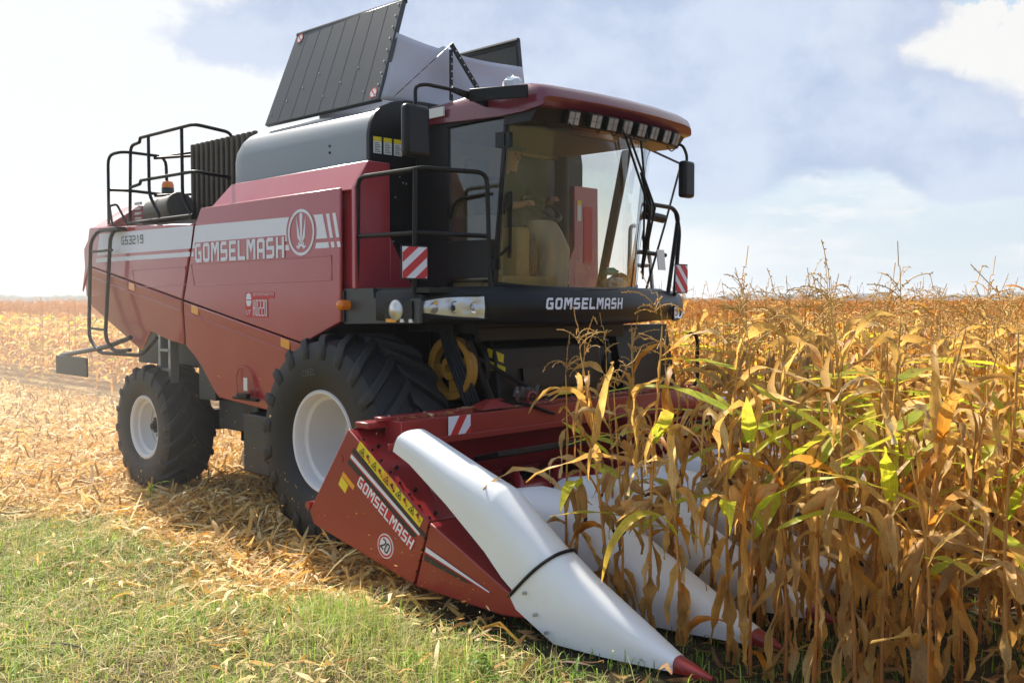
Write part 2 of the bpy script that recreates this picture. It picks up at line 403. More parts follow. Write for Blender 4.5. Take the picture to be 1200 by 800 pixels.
# ================================================================== the combine harvester
H = thing('combine_harvester', 'big red combine harvester with white lettering and raised grain tank, cutting the corn', 'combine harvester', (0, 0, 0))
def part(name, parent=None):
    o = bpy.data.objects.new(name, None); COL.objects.link(o); o.parent = parent or H; o.empty_display_size = .1; return o
zt = lambda x: 2.16 - .176 * (x + 2.76)
for sy in (-1, 1):
    near = sy < 0
    Y = 1.65 * sy
    flat = lambda pts: [(x, Y, z) for x, z in pts]
    low = lambda pts: [(x, Y + sy * .002 - sy * .17 * max(0, (zt(x) - .012 - z)), z) for x, z in pts]
    inn = (0, -.03 * sy, 0)
    fp = MB().prism(flat([(-2.455, 2.96), (-2.355, 3.10), (-2.33, 3.115), (.11, 3.13), (.10, 1.96), (-.48, zt(-.48)), (-2.735, zt(-2.735))]), inn).build('side_panel', 'red', H, bevel=.012)
    rp = MB().prism(flat([(-2.50, 2.96), (-2.775, zt(-2.775)), (-5.17, zt(-5.17)), (-5.40, 2.25), (-5.14, 3.05), (-5.05, 3.05)]), inn).build('side_panel', 'red', H, bevel=.012)
    lf = MB().prism(low([(-2.742, zt(-2.742) - .015), (-.48, zt(-.48) - .015), (-.55, 1.69), (-1.07, 1.05), (-2.30, 1.12), (-2.38, 1.19), (-2.48, 1.32), (-2.57, 1.43), (-2.70, 1.55), (-2.865, 1.655)]), inn).build('lower_panel', 'red', H, bevel=.012)
    lr = MB().prism(low([(-2.785, zt(-2.785) - .015), (-2.905, 1.665), (-3.25, 1.70), (-3.7, 1.80), (-4.06, 1.56), (-5.30, 2.07), (-5.40, 2.23), (-5.18, zt(-5.18) - .015)]), inn).build('lower_panel', 'red', H, bevel=.012)
    # the stepped-in upper tier above the front panel
    MB().prism([(-2.19, Y * .985, 3.10), (-2.00, Y * .90, 3.345), (.30, Y * .90, 3.365), (.27, Y * .985, 3.10)], (0, -.05 * sy, 0)).build('upper_tier', 'red', H, bevel=.012)
    # pressed ribs and trim strips
    tr = MB()
    for x0, x1, z0, z1 in ((-2.55, -.02, 2.535, 2.33), (-3.95, -2.68, 2.50, 2.32)):
        tr.tube([(x0, Y, z0), (x1, Y, z0 + .01), (x1 + .0, Y, z1), (x0 + .06, Y, z1 - .02)], .007, 6, closed=True)
    tr.build('pressed_rib', 'red', fp)
    t2 = MB()
    for x0, x1 in ((-2.70, -.62), (-5.2, -2.83)):
        q = lambda x, dz: (x, Y + sy * (.004 - .17 * max(0, .0)) - sy * .17 * dz, zt(x) - dz - .012)
        t2.tube([q(x0, .125), q(x1, .125)], .008, 6)
    t2.build('trim_strip', 'red', lf)
    for x in (-3.99, -2.50, -.78):
        D = Decal((x, Y + sy * .0 - sy * .012, zt(x) - .065), (1, 0, -.176), (0, 0, 1), (0, sy, 0), .012)
        D.poly([(-.075, -.042), (.075, -.042), (.075, .042), (-.075, .042)]).build('side_reflector', 'orange_glass', lf if x > -2.7 else lr, bevel=.004)
    if near:
        D = Decal((0, Y, 0), (1, 0, 0), (0, 0, 1), (0, -1, 0), .002)
        def arc(r, a0, a1, n=14): return [(-.49 + r * math.cos(R(a0 + (a1 - a0) * k / n)), 2.77 + r * math.sin(R(a0 + (a1 - a0) * k / n))) for k in range(n + 1)]
        D.poly([(-2.525, 2.70), (-2.455, 2.935), (-.49 - .20, 2.92)] + arc(.245, 142, 197)[0:] + [(-.735, 2.70)])
        D.poly([(-.245, 2.70)] + arc(.245, -17, 37)[0:] + [(-.235, 2.915), (-.155, 2.915), (-.085, 2.70)])
        for k in (0, 1): D.poly([(-.045 + k * .095, 2.70), (-.10 + k * .095, 2.915), (-.055 + k * .095, 2.915), (.0 + k * .095, 2.70)])
        D.poly([(-2.545, 2.615), (-2.535, 2.665), (-2.50, 2.665), (-2.50, 2.615)])
        D.poly([(-.70, 2.665), (-.685, 2.615), (-.80, 2.615), (-.80, 2.665)])
        D.poly([(-.27, 2.615), (-.255, 2.665), (-.07, 2.665), (-.058, 2.615)])
        for k in (0, 1): D.poly([(-.022 + k * .09, 2.615), (-.034 + k * .09, 2.665), (.012 + k * .09, 2.665), (.024 + k * .09, 2.615)])
        D.build('stripe', 'decal_white', fp, fix=True)
        D = Decal((0, Y, 0), (1, 0, 0), (0, 0, 1), (0, -1, 0), .002)
        D.poly([(-2.565, 2.70), (-2.50, 2.94), (-4.83, 2.955), (-4.92, 2.70)]); D.poly([(-2.585, 2.615), (-2.575, 2.665), (-4.935, 2.665), (-4.95, 2.615)])
        D.build('stripe', 'decal_white', rp)
        # letters with a red edge
        Dr = Decal((0, Y, 0), (1, 0, 0), (0, 0, 1), (0, -1, 0), .0045); x = -2.455
        for ch in 'GOMSELMASH':
            wc = .137 * (1.18 if ch == 'M' else 1); Dr.poly([(x - .013, 2.537), (x + wc + .013, 2.537), (x + wc + .013, 2.757), (x - .013, 2.757)]); x += wc + .030
        Dr.build('letter_edge', 'red', fp, bevel=0)
        Dw = Decal((0, Y, 0), (1, 0, 0), (0, 0, 1), (0, -1, 0), .0075); Dw.word('GOMSELMASH', -2.455, 2.549, .196, .137, .030, .036); Dw.build('lettering', 'decal_white', fp, smooth=0)
        Dm = Decal((0, Y, 0), (1, 0, 0), (0, 0, 1), (0, -1, 0), .006); Dm.word('GS3219', -4.22, 2.80, .10, .075, .022, .016); Dm.build('lettering', 'decal_grey', rp, smooth=0)
        De = Decal((-.49, Y, 2.77), (1, 0, 0), (0, 0, 1), (0, -1, 0), .004)
        De.ring((0, 0), .185, .212, n=48)
        De.poly([(-.022, .165), (0, .18), (.022, .165), (.012, -.06), (0, -.085), (-.012, -.06)])
        for s in (-1, 1): De.poly([(s * .075, .15), (s * .018, -.06), (s * .004, -.105), (s * .06, -.045)])
        for k in range(5):
            a = R(30 + 30 * k); De.poly([(.062 * math.cos(a - .15), -.165 + .062 * math.sin(a - .15)), (.085 * math.cos(a - .13), -.165 + .085 * math.sin(a - .13)), (.085 * math.cos(a + .13), -.165 + .085 * math.sin(a + .13)), (.062 * math.cos(a + .15), -.165 + .062 * math.sin(a + .15))])
        De.poly([(.062 * math.cos(a), -.165 + .062 * math.sin(a)) for a in np.linspace(R(20), R(160), 12)] + [(.038 * math.cos(a), -.165 + .038 * math.sin(a)) for a in np.linspace(R(160), R(20), 12)])
        De.build('emblem', 'decal_white', fp, smooth=0)
        # small lot plate
        Dl = Decal((-1.33, Y, 1.985), (1, 0, 0), (0, 0, 1), (0, -1, 0), .003)
        Dl.poly([(-.14, .0), (-.01, .0), (-.01, .185), (.38, .185), (.38, .245), (-.14, .245)]); Dl.poly([(-.01, .0), (.27, .0), (.27, .182), (-.01, .182)]); Dl.build('sticker', 'decal_red', fp)
        Dl = Decal((-1.33, Y, 1.985), (1, 0, 0), (0, 0, 1), (0, -1, 0), .0055)
        Dl.word('H0220', .005, .016, .155, .040, .012, .0105)
        Dl.poly([(-.125, .175), (-.025, .175), (-.04, .225), (-.075, .24), (-.11, .225)]); Dl.poly([(-.125, .165), (-.025, .165), (-.045, .11), (-.105, .11)])
        Dl.build('lettering', 'decal_white', fp, smooth=0)
        text_mesh('НЕГАБАРИТНЫЙ ГРУЗ', .040, (-1.325, Y - .004, 2.195), (1, 0, 0), (0, 0, 1), (0, -1, 0), 'decal_white', fp, xs=.86)
        text_mesh('UT', .07, (-1.455, Y - .004, 2.01), (1, 0, 0), (0, 0, 1), (0, -1, 0), 'decal_white', fp)
        # handle and service flap low on the front panel
        MB().tube([(-1.78, -1.575, 1.21), (-1.78, -1.58, 1.40), (-1.70, -1.592, 1.48), (-1.55, -1.592, 1.48), (-1.47, -1.58, 1.40), (-1.45, -1.565, 1.18)], .006, 6, .08).build('service_flap', 'red', lf)
        MB().box((-1.60, -1.58, 1.165), (.46, .05, .03)).box((-1.62, -1.60, 1.195), (.2, .05, .05)).build('handle', 'black_metal', lf, bevel=.01)
        Decal((-1.60, -1.605, 1.25), (1, 0, 0), (0, 0, 1), (0, -1, 0), .003).poly([(0, 0), (.07, 0), (.07, .13), (0, .13)]).build('sticker', 'paper', lf)

# body inside, front wall, rear hood
MB().box((-2.55, 0, 2.50), (4.95, 3.10, .95)).box((-1.0, 0, 1.6), (2.4, 2.2, 1.0)).build('body_core', 'black_metal', H)
MB().box((-3.75, 0, 1.72), (2.3, 2.3, .7)).box((-2.62, -1.25, 1.45), (.35, .4, .75)).build('straw_walker_housing', 'grey_metal', H)
hood = MB()
hp = [(-1.60, 2.2), (-1.62, 3.04), (-1.20, 3.33), (1.20, 3.33), (1.62, 3.04), (1.60, 2.2)]
hood.loft([[(-4.72, y, z) for y, z in hp], [(-5.12, y, z) for y, z in hp], [(-5.40, y, z - .25 if z > 2.5 else z) for y, z in hp]]); hood.build('rear_hood', 'red', H, bevel=.02)
MB().prism([(.13, -1.60, 2.2), (.13, -1.60, 3.2), (.30, -1.48, 3.36), (.30, -1.38, 3.36), (.30, -1.38, 2.2)], (0, .0, 0)).build('x', 'red', H) if False else None
for sy in (-1, 1):
    fr = MB().prism([(.30, sy * 1.635, 2.25), (.30, sy * 1.635, 3.12), (.30, sy * 1.49, 3.36), (.30, sy * 1.25, 3.36), (.30, sy * 1.25, 2.25)] if sy < 0 else [(.30, 1.66, 2.0), (.30, 1.64, 3.37), (.30, 1.25, 3.37), (.30, 1.25, 2.0)], (-.05, 0, 0))
    fr.prism([(.302, sy * 1.255, 2.25), (.302, sy * 1.255, 2.72), (.302, sy * .98, 2.25)], (-.04, 0, 0))
    frame = fr.build('front_frame', 'red', H, bevel=.008)
    if sy > 0:
        D = Decal((.303, 1.27, 2.62), (0, 1, 0), (0, 0, 1), (1, 0, 0), .003); D.poly([(0.02, .38), (.085, .38), (.085, .55), (.02, .55)]); D.build('sticker', 'paper', frame)
        D = Decal((.303, 1.27, 2.62), (0, 1, 0), (0, 0, 1), (1, 0, 0), .003); D.poly([(0.02, .552), (.085, .552), (.085, .60), (.02, .60)]); D.build('sticker', 'decal_yellow', frame)
        D = Decal((.303, 1.27, 2.30), (0, 1, 0), (0, 0, 1), (1, 0, 0), .003); D.poly([(.13, .25), (.27, .25), (.27, .86), (.13, .86)]); D.build('sticker', 'decal_red', frame)

# grain tank
dome = [(-1.43, 3.33), (-1.43, 3.60), (-1.41, 3.70), (-1.36, 3.79), (-1.28, 3.86), (-1.17, 3.91), (-1.02, 3.945), (-.8, 3.96)]
dome = dome + [(-y, z) for y, z in dome[::-1]]
def dring(x, s, dz): return [(x, y * s, 3.33 + (z - 3.33) * dz) for y, z in dome]
MB().loft([dring(-2.10, .955, .80), dring(-2.06, .98, .92), dring(-1.98, .995, .98), dring(-1.86, 1, 1), dring(.20, 1, 1)]).build('grain_tank', 'tank_metal', H, smooth=40)
for z in (3.50, 3.56): MB().cyl((-.35, -1.425, z), (-.35, -1.436, z), .012, 8).build('bolt', 'black_metal', H)
dp = [(y * 1.006, z + .006) for y, z in dome]
fpl = MB().prism([(.20, y, z) for y, z in [(-1.437, 2.2)] + dp[:] + [(1.437, 2.2)]], (.055, 0, 0)).build('tank_front_plate', 'black_plastic', H, bevel=.01)
for k in range(3):
    D = Decal((.256, -1.40 + k * .115, 3.44), (0, 1, 0), (0, 0, 1), (1, 0, 0), .003); D.poly([(0, 0), (.09, 0), (.09, .105), (0, .105)]); D.build('sticker', 'paper', fpl)
    D = Decal((.256, -1.40 + k * .115, 3.44), (0, 1, 0), (0, 0, 1), (1, 0, 0), .003); D.poly([(0, .107), (.09, .107), (.09, .145), (0, .145)]); D.build('sticker', 'decal_yellow', fpl)
    D = Decal((.256, -1.40 + k * .115, 3.44), (0, 1, 0), (0, 0, 1), (1, 0, 0), .005)
    for j in range(6): D.poly([(.012, .012 + j * .015), (.078 - (j % 3) * .01, .012 + j * .015), (.078 - (j % 3) * .01, .018 + j * .015), (.012, .018 + j * .015)])
    D.build('print', 'decal_grey', fpl, smooth=0)
random.seed(4)
for q in range(16): 
    y, z = random.uniform(-1.4, -1.0), random.uniform(2.4, 3.4); MB().cyl((.255, y, z), (.264, y, z), .008, 6).build('bolt', 'steel', fpl)
# tank flaps: thick folded sheets with ribs, and the cloth between them
def flap(sy, a, b, c_, d, nr):
    a, b, c_, d = map(Vector, (a, b, c_, d))                     # bottom rear, bottom front, top front, top rear
    n = (b - a).cross(d - a).normalized(); n = n if n.y * sy > 0 else -n
    o = MB().prism([a, b, c_, d], -n * .05).build('tank_flap', 'flap_metal', H, bevel=.008)
    m = MB(); 
    for k in range(1, nr):
        t = k / nr; p, q = a.lerp(b, t), d.lerp(c_, t); m.tube([p - n * .0025 + (q - p) * .01, p - n * .0025 + (q - p) * .99], .0045, 6)
    m.build('pressed_rib', 'flap_metal', o)
    e = MB().tube([d + n * .01 - n * .03, c_ - n * .03], .028, 8); e.build('edge_bar', 'black_metal', o)
    for k in range(9):
        t = k / 8; p = b.lerp(c_, .04 + t * .92) + (a - b).normalized() * .05; MB().cyl(p, p + n * .006, .010, 8).build('rivet', 'steel', o)
        p = a.lerp(b, .03 + t * .94) + (d - a).normalized() * (.12 + .5 * ((k * 37) % 7) / 9); MB().cyl(p, p + n * .005, .008, 8).build('rivet', 'steel', o)
    return o, n
fl, n_ = flap(-1, (-1.66, -1.30, 3.925), (.20, -1.30, 3.925), (.15, -.97, 4.88), (-1.56, -.97, 4.88), 8)
for p in ((.10, -1.272, 4.0), (-1.47, -.990, 4.82)):
    D = Decal(Vector(p) + n_ * .002, (1, 0, 0), n_.cross(Vector((1, 0, 0))) * (1 if n_.cross(Vector((1, 0, 0))).z > 0 else -1), n_, .002)
    D.disc((0, 0), .05, 0); D.ring((0, 0), .04, .052, 1, .002); D.stroke([(-.03, .03), (.03, -.03)], .012, 1, h=.003); D.build('sticker', ['paper', 'decal_red'], fl, smooth=0)
ffl, n2_ = flap(1, (-1.5, 1.0, 3.93), (.0, .84, 4.02), (.0, .73, 4.86), (-1.5, .75, 4.86), 6)
MB().tube([(-.02, .80, 4.05), (-.02, .71, 4.82), (-1.4, .73, 4.82)], .03, 6).build('edge_bar', 'black_metal', ffl)
# cloth front: sagging, pulled up at the middle by the stay bars
cl = MB(); nu, nv = 30, 12; g = []
for i in range(nu + 1):
    t = i / nu
    bt = Vector((.20, -1.27, 3.93)).lerp(Vector((.0, .84, 4.03)), t)
    tp = Vector((.17, -1.06, 4.56)).lerp(Vector((.02, .735, 4.62)), t)
    tp.z = 4.56 - .05 * math.sin(math.pi * t) + (.035 if abs(t - .35) < .03 else 0) + .02 * t
    tp.x += .0
    for j in range(nv + 1):
        s_ = j / nv; p = bt.lerp(tp, s_); p.x += .035 * math.sin(s_ * math.pi) * math.sin(3 * math.pi * t) + .02 * math.sin(9 * t + 6 * s_) * s_ * (1 - s_) * 3
        g.append(p)
cl.add(g, [(i * (nv + 1) + j, (i + 1) * (nv + 1) + j, (i + 1) * (nv + 1) + j + 1, i * (nv + 1) + j + 1) for i in range(nu) for j in range(nv)])
cloth = cl.build('tank_cloth', 'fabric', H, fix=False, smooth=60); sm = cloth.modifiers.new('s', 'SOLIDIFY'); sm.thickness = .012
cb = MB(); g = []
for i in range(9):
    t = i / 8
    for j in range(4): g.append((-1.05 + .12 * math.sin(t * 3.1), -1.05 + t * 2.0, 3.93 + j / 3 * .5))
cb.add(g, [(i * 4 + j, (i + 1) * 4 + j, (i + 1) * 4 + j + 1, i * 4 + j + 1) for i in range(8) for j in range(3)]); c2 = cb.build('tank_cloth', 'fabric', H, fix=False); c2.modifiers.new('s', 'SOLIDIFY').thickness = .012
st = MB(); rv = MB()
pk = Vector((.262, -.49, 4.545))
for e in ((.262, -1.16, 3.97), (.235, -.09, 4.16), (.262, -.49, 4.02)):
    e = Vector(e); d = (e - pk); s0 = pk + d * (.0 if abs(d.y) > .1 else .1); st.prism([s0 + Vector((0, -.018, -.018 if abs(d.y) > .1 else 0)), s0 + Vector((0, .018, .018 if abs(d.y) > .1 else 0)), e + Vector((0, .018, .018 if abs(d.y) > .1 else 0)), e + Vector((0, -.018, -.018 if abs(d.y) > .1 else 0))], (.012, 0, 0))
    for k in range(1, 7): p = s0.lerp(e, k / 7); MB().cyl(p + Vector((.012, 0, 0)), p + Vector((.02, 0, 0)), .009, 6).build('rivet', 'steel', cloth)
so_ = st.build('stay_bar', 'black_metal', cloth)

# engine deck: floor, radiator, machinery, railings, beacon, exhaust, ladder
MB().box((-3.6, 0, 3.0), (2.3, 3.05, .06)).build('engine_deck', 'engine_metal', H)
rad = MB().box((-2.85, -.83, 3.50), (1.45, .5, .88)).build('radiator_screen', 'radiator', H, bevel=.02)
rr = MB()
for k in range(13): rr.box((-3.52 + k * .112, -1.10, 3.50), (.055, .05, .92))
rr.build('screen_rib', 'radiator', rad, bevel=.012)
MB().box((-3.60, -.86, 3.50), (.02, .35, .84)).build('screen_frame', 'steel', rad)
em = MB(); em.cyl((-3.45, -1.32, 3.22), (-4.25, -1.22, 3.22), .15, 20); em.cyl((-3.40, -1.33, 3.22), (-3.44, -1.33, 3.22), .165, 20)
em.box((-4.35, -.95, 3.2), (.3, .4, .34)).box((-4.2, -.3, 3.25), (.6, .7, .4)).cyl((-4.5, -1.2, 3.06), (-4.5, -1.2, 3.3), .05, 10)
em.tube([(-4.2, -1.2, 3.2), (-4.5, -1.0, 3.3), (-4.5, -.6, 3.1)], .05, 8, .1); em.build('engine', 'engine_metal', H)
er = MB()
for k in range(5): er.box((-4.40 + k * .0, -1.36, 3.08 + k * .06), (.16, .02, .03))
er.build('engine_bracket', 'steel', H)
def rail(name, runs, r, mat='black_metal', parent=None, rad=.1):
    m = MB()
    for p in runs: m.tube(p, r, 8, rad)
    return m.build(name, mat, parent or H)
rail('deck_railing', [
    [(-4.22, -1.55, 3.02), (-4.17, -1.55, 3.965), (-3.93, -1.55, 3.98), (-3.92, -1.55, 4.03), (-2.64, -1.55, 4.03), (-2.64, -1.10, 3.99), (-2.68, -1.10, 3.50)],
    [(-4.20, -1.55, 3.48), (-3.94, -1.55, 3.50), (-3.92, -1.55, 3.54), (-2.64, -1.55, 3.53), (-2.66, -1.10, 3.50)],
    [(-3.71, -1.55, 4.03), (-3.71, -1.55, 3.36), (-3.46, -1.55, 3.10), (-3.46, -1.55, 3.03)],
    [(-2.92, -1.55, 4.03), (-2.92, -1.55, 3.28), (-2.70, -1.55, 3.05), (-2.70, -1.55, 3.02)],
    [(-4.22, -1.57, 3.06), (-2.66, -1.57, 3.06)]], .019, rad=.09)
rail('deck_railing', [
    [(-4.80, -1.55, 3.02), (-4.79, -1.55, 3.92), (-4.5, -1.50, 3.94), (-4.5, -.95, 3.93), (-4.5, -.93, 3.10)],
    [(-4.79, -1.55, 3.50), (-4.5, -1.45, 3.48), (-4.5, -.94, 3.46)]], .019, rad=.12)
rail('deck_railing', [
    [(-4.5, -1.10, 3.90), (-4.30, -.60, 4.02), (-4.2, -.55, 3.96), (-4.2, -.55, 3.0)],
    [(-4.5, -1.10, 3.90), (-3.7, -.75, 3.90), (-3.6, -.72, 3.0)], [(-4.5, -1.10, 3.44), (-3.7, -.75, 3.44)]], .017, rad=.08)
rail('grab_bar', [[(-4.66, -1.56, 3.02), (-4.75, -1.56, 3.30), (-4.68, -1.5, 3.32), (-4.55, -1.4, 3.02)]], .014, rad=.03)
bc = MB().cyl((-4.5, -.93, 3.40), (-4.5, -.93, 3.55), .075, 16).build('beacon_base', 'grey_metal', H)
MB().lathe([(.072, 0), (.075, .03), (.06, .075), (.02, .09), (.0001, .092)], (-4.5, -.93, 3.55), 'z', 20).build('warning_beacon', 'amber', bc)
rail('exhaust_pipe', [[(-5.2, -1.25, 2.23), (-5.52, -1.35, 2.21)]], .055, 'steel')
lad = rail('rear_ladder', [
    [(-4.30, -1.60, 2.99), (-4.66, -1.74, 2.99), (-4.84, -1.76, 2.86), (-4.93, -1.76, 1.80), (-4.91, -1.76, 1.68), (-4.64, -1.76, 1.52), (-3.56, -1.74, 1.53), (-3.22, -1.72, 1.74)],
    [(-4.05, -1.60, 2.99), (-4.22, -1.74, 2.97), (-4.28, -1.76, 2.88), (-4.47, -1.76, 1.70), (-4.25, -1.76, 1.55), (-3.85, -1.74, 1.58)]], .022, rad=.12)
rg = MB()
for a, b in (((-4.80, -1.76, 2.74), (-4.24, -1.76, 2.74)), ((-4.93, -1.76, 1.81), (-4.46, -1.76, 1.80))): rg.tube([a, b], .016, 8)
rg.box((-4.35, -1.68, 2.99), (.5, .16, .03)); rg.build('rung', 'black_metal', lad)
rl = MB().box((-3.52, -1.50, 1.52), (.05, .10, .9)).box((-3.28, -1.50, 1.52), (.05, .10, .9))
for k in range(4): rl.box((-3.40, -1.50, 1.15 + k * .22), (.24, .12, .03))
rl.build('hanging_step', 'steel', H)
arm = rail('lamp_arm', [[(-4.0, -1.66, 1.72), (-4.45, -1.74, 1.60), (-5.85, -1.74, 1.44)]], .03, 'grey_metal')
MB().box((-5.48, -1.76, 1.325), (.96, .03, .24)).build('lamp_board', 'grey_metal', arm, bevel=.01)

# ---- wheels
def wheel(cx, cy, r, wd, rr, sy, lugs, name):
    hw = wd / 2; e = part(name)
    e.location = (0, 0, 0)
    C = Vector((cx, cy, r))
    ty = MB()
    side = [(rr - .01, -hw * .74), (rr + .02, -hw * .83), (rr + .10 * r, -hw * .97), ((rr + r) / 2 + .03, -hw), (r * .90, -hw * .97), (r * .945, -hw * .90), (r * .955, -hw * .75), (r * .965, -hw * .3), (r * .967, 0)]
    prof = side + [(q, -h) for q, h in side[:-1][::-1]]
    ty.lathe(prof, C, 'y', 72)
    L = MB(); dth = 2 * math.pi / lugs
    for k in range(lugs):
        for s in (-1, 1):
            th0 = k * dth + (dth / 2 if s > 0 else 0)
            rings = []
            path = [(-.04, .965, .0), (.22, .966, .30), (.55, .962, .62), (.82, .955, .86), (.93, .935, 1.0), (.985, .88, 1.06), (1.005, .80, 1.08)]
            for i, (f_, rb, tt) in enumerate(path):
                th = th0 + tt * dth * 1.25 * (1 if cx == 0 or True else 1); y = s * hw * f_; hh = (.055, .055, .055, .054, .047, .030, .004)[i] * r / .92 * 1.0
                wb = (.055, .052, .05, .05, .055, .055, .05)[i] * r / .92
                rb = rb * r - .012; rt = rb + hh + .012
                ny = y
                if i >= 4: ny_out = s * (.0, .0, .0, .0, .008, .016, .004)[i]
                else: ny_out = 0
                ring = []
                for rad_, dd, yo in ((rb, -wb * 1.25, 0), (rt if i < 5 else rb + .012, -wb * .8, ny_out), (rt if i < 5 else rb + .012, wb * .8, ny_out), (rb, wb * 1.25, 0)):
                    t_ = th + dd / r
                    ring.append(C + Vector((rad_ * math.sin(t_), y + yo, rad_ * math.cos(t_))))
                rings.append(ring)
            L.loft(rings)
    t = ty.build('tyre', 'rubber', e, smooth=40); L.build('tread_lug', 'rubber', t, smooth=30, bevel=.006)
    o = sy  # outward
    rim = MB(); ins = .45 if r > .8 else .0
    prof = [(rr + .015, hw * .80), (rr + .022, hw * .83), (rr + .010, hw * .86), (rr - .012, hw * .85), (rr - .03, hw * .78), (rr - .035, hw * .62), (rr - .07, hw * .58), (rr - .075, hw * .35), (rr - .10, hw * (.18 - ins)), (rr * .74, hw * (.10 - ins)), (rr * .62, hw * (.06 - ins)), (rr * .55, hw * (.12 - ins)), (rr * .40, hw * (.14 - ins)), (.001, hw * (.14 - ins))]
    rim.lathe([(a, o * b) for a, b in prof], C, 'y', 64)
    rm = rim.build('rim', 'white_paint', e, smooth=35)
    hb = MB(); hb.cyl(C + Vector((0, o * hw * (.12 - ins), 0)), C + Vector((0, o * hw * (.42 - ins), 0)), rr * .20, 20); hb.cyl(C + Vector((0, o * hw * (.42 - ins), 0)), C + Vector((0, o * hw * (.55 - ins), 0)), rr * .11, 16)
    for k in range(10):
        a = 2 * math.pi * k / 10; p = C + Vector((rr * .34 * math.cos(a), o * hw * (.13 - ins), rr * .34 * math.sin(a))); hb.cyl(p, p + Vector((0, o * .04, 0)), .022, 6)
    hb.build('hub', 'black_metal', rm)
    if r > .8 and sy < 0:
        tm = text_mesh('OBEL', .085, (0, 0, 0), (1, 0, 0), (0, 0, 1), (0, -1, 0), 'sidewall_print', t, t=0)
        for q in tm.data.vertices:
            th = R(-19) + q.co.x / .60; rd_ = .585 + q.co.z; q.co = (cx + rd_ * math.sin(th), cy - hw - .004 + .0 * rd_, r + rd_ * math.cos(th))
    return e
for sy in (-1, 1):
    wheel(.05, sy * 1.48, .92, .80, .435, sy, 20, 'drive_wheel')
    wheel(-3.68, sy * 1.42, .70, .58, .345, sy, 18, 'steering_wheel_assembly')
MB().box((-3.68, 0, .72), (.22, 2.3, .24)).box((-3.45, 0, .95), (.5, .5, .5)).build('axle', 'black_metal', H, bevel=.02)
ax = MB(); ax.cyl((0.05, -1.2, .94), (.05, 1.2, .94), .18, 14); ax.box((.05, 0, .98), (.45, 1.7, .42))
ax.build('axle', 'black_metal', H, bevel=.02)
for sy in (-1, 1): MB().box((-2.75, sy * .75, .80), (1.3, .18, .3)).build('frame_rail', 'black_metal', H, bevel=.02)
br = MB().box((-1.98, -1.25, .78), (.26, .10, .76)).box((-2.3, -1.2, .92), (.7, .2, .34)).box((-1.55, -1.2, .70), (.5, .6, .6)).build('chassis_bracket', 'grey_metal', H, bevel=.015)
MB().cyl((-1.98, -1.31, .50), (-1.98, -1.36, .50), .10, 20).cyl((-1.98, -1.36, .50), (-1.98, -1.40, .50), .045, 12).build('bearing', 'steel', br)
MB().box((-1.6, 0, .85), (2.2, 2.0, .55)).build('belly_pan', 'black_metal', H)

# ---- platform, railing and bumper
pl = MB().prism([(.12, -1.625, 1.94), (1.14, -1.625, 1.965), (1.14, -1.625, 2.165), (.54, -1.625, 2.17), (.53, -1.625, 2.255), (.12, -1.625, 2.255)], (0, .03, 0)).build('platform_side', 'grey_metal', H, bevel=.008)
MB().cyl((.18, -1.625, 2.11), (.18, -1.70, 2.11), .045, 16).ball((.18, -1.70, 2.11), .043, 8).build('marker_lamp', 'amber', pl)
lb = MB().box((.88, -1.63, 2.065), (.36, .02, .16)).build('lamp_recess', 'black_plastic', pl)
MB().lathe([(.088, 0), (.085, -.012), (.05, -.03), (.0001, -.036)], (.86, -1.64, 2.07), 'y', 24).build('round_lamp', 'reflector', lb)
MB().box((.79, -1.635, 1.985), (.13, .015, .028)).build('side_reflector', 'orange_glass', pl)
MB().box((.93, -1.635, 1.985), (.045, .015, .028)).box((1.04, -1.635, 1.985), (.04, .015, .028)).build('plug', 'paper', pl)
MB().box((.13, -1.63, 2.10), (.03, .02, .27)).build('hinge_strip', 'black_metal', pl)
for sy in (-1, 1):
    MB().box((.75, sy * 1.27, 2.235), (.95, .66, .04)).build('platform', 'black_metal', H)
    MB().box((.72, sy * 1.28, 2.09), (.80, .62, .24)).build('platform_box', 'black_plastic', H, bevel=.02)
    MB().prism([(-.02, sy * 1.57, 1.97), (-.02, sy * 1.57, 3.20), (.255, sy * 1.57, 3.20), (.255, sy * 1.57, 1.97)], (0, -sy * .04, 0)).build('door_jamb', 'red', H)
rl = rail('platform_railing', [
    [(.28, -1.60, 2.25), (.30, -1.60, 3.205), (1.05, -1.60, 3.205), (1.10, -1.56, 3.215), (1.34, -1.07, 3.20), (1.35, -1.04, 2.26)],
    [(1.06, -1.60, 3.205), (1.04, -1.60, 2.16)], [(.29, -1.60, 2.70), (1.04, -1.60, 2.695), (1.09, -1.57, 2.695), (1.35, -1.04, 2.68)]], .020, 'black_plastic', rad=.09)
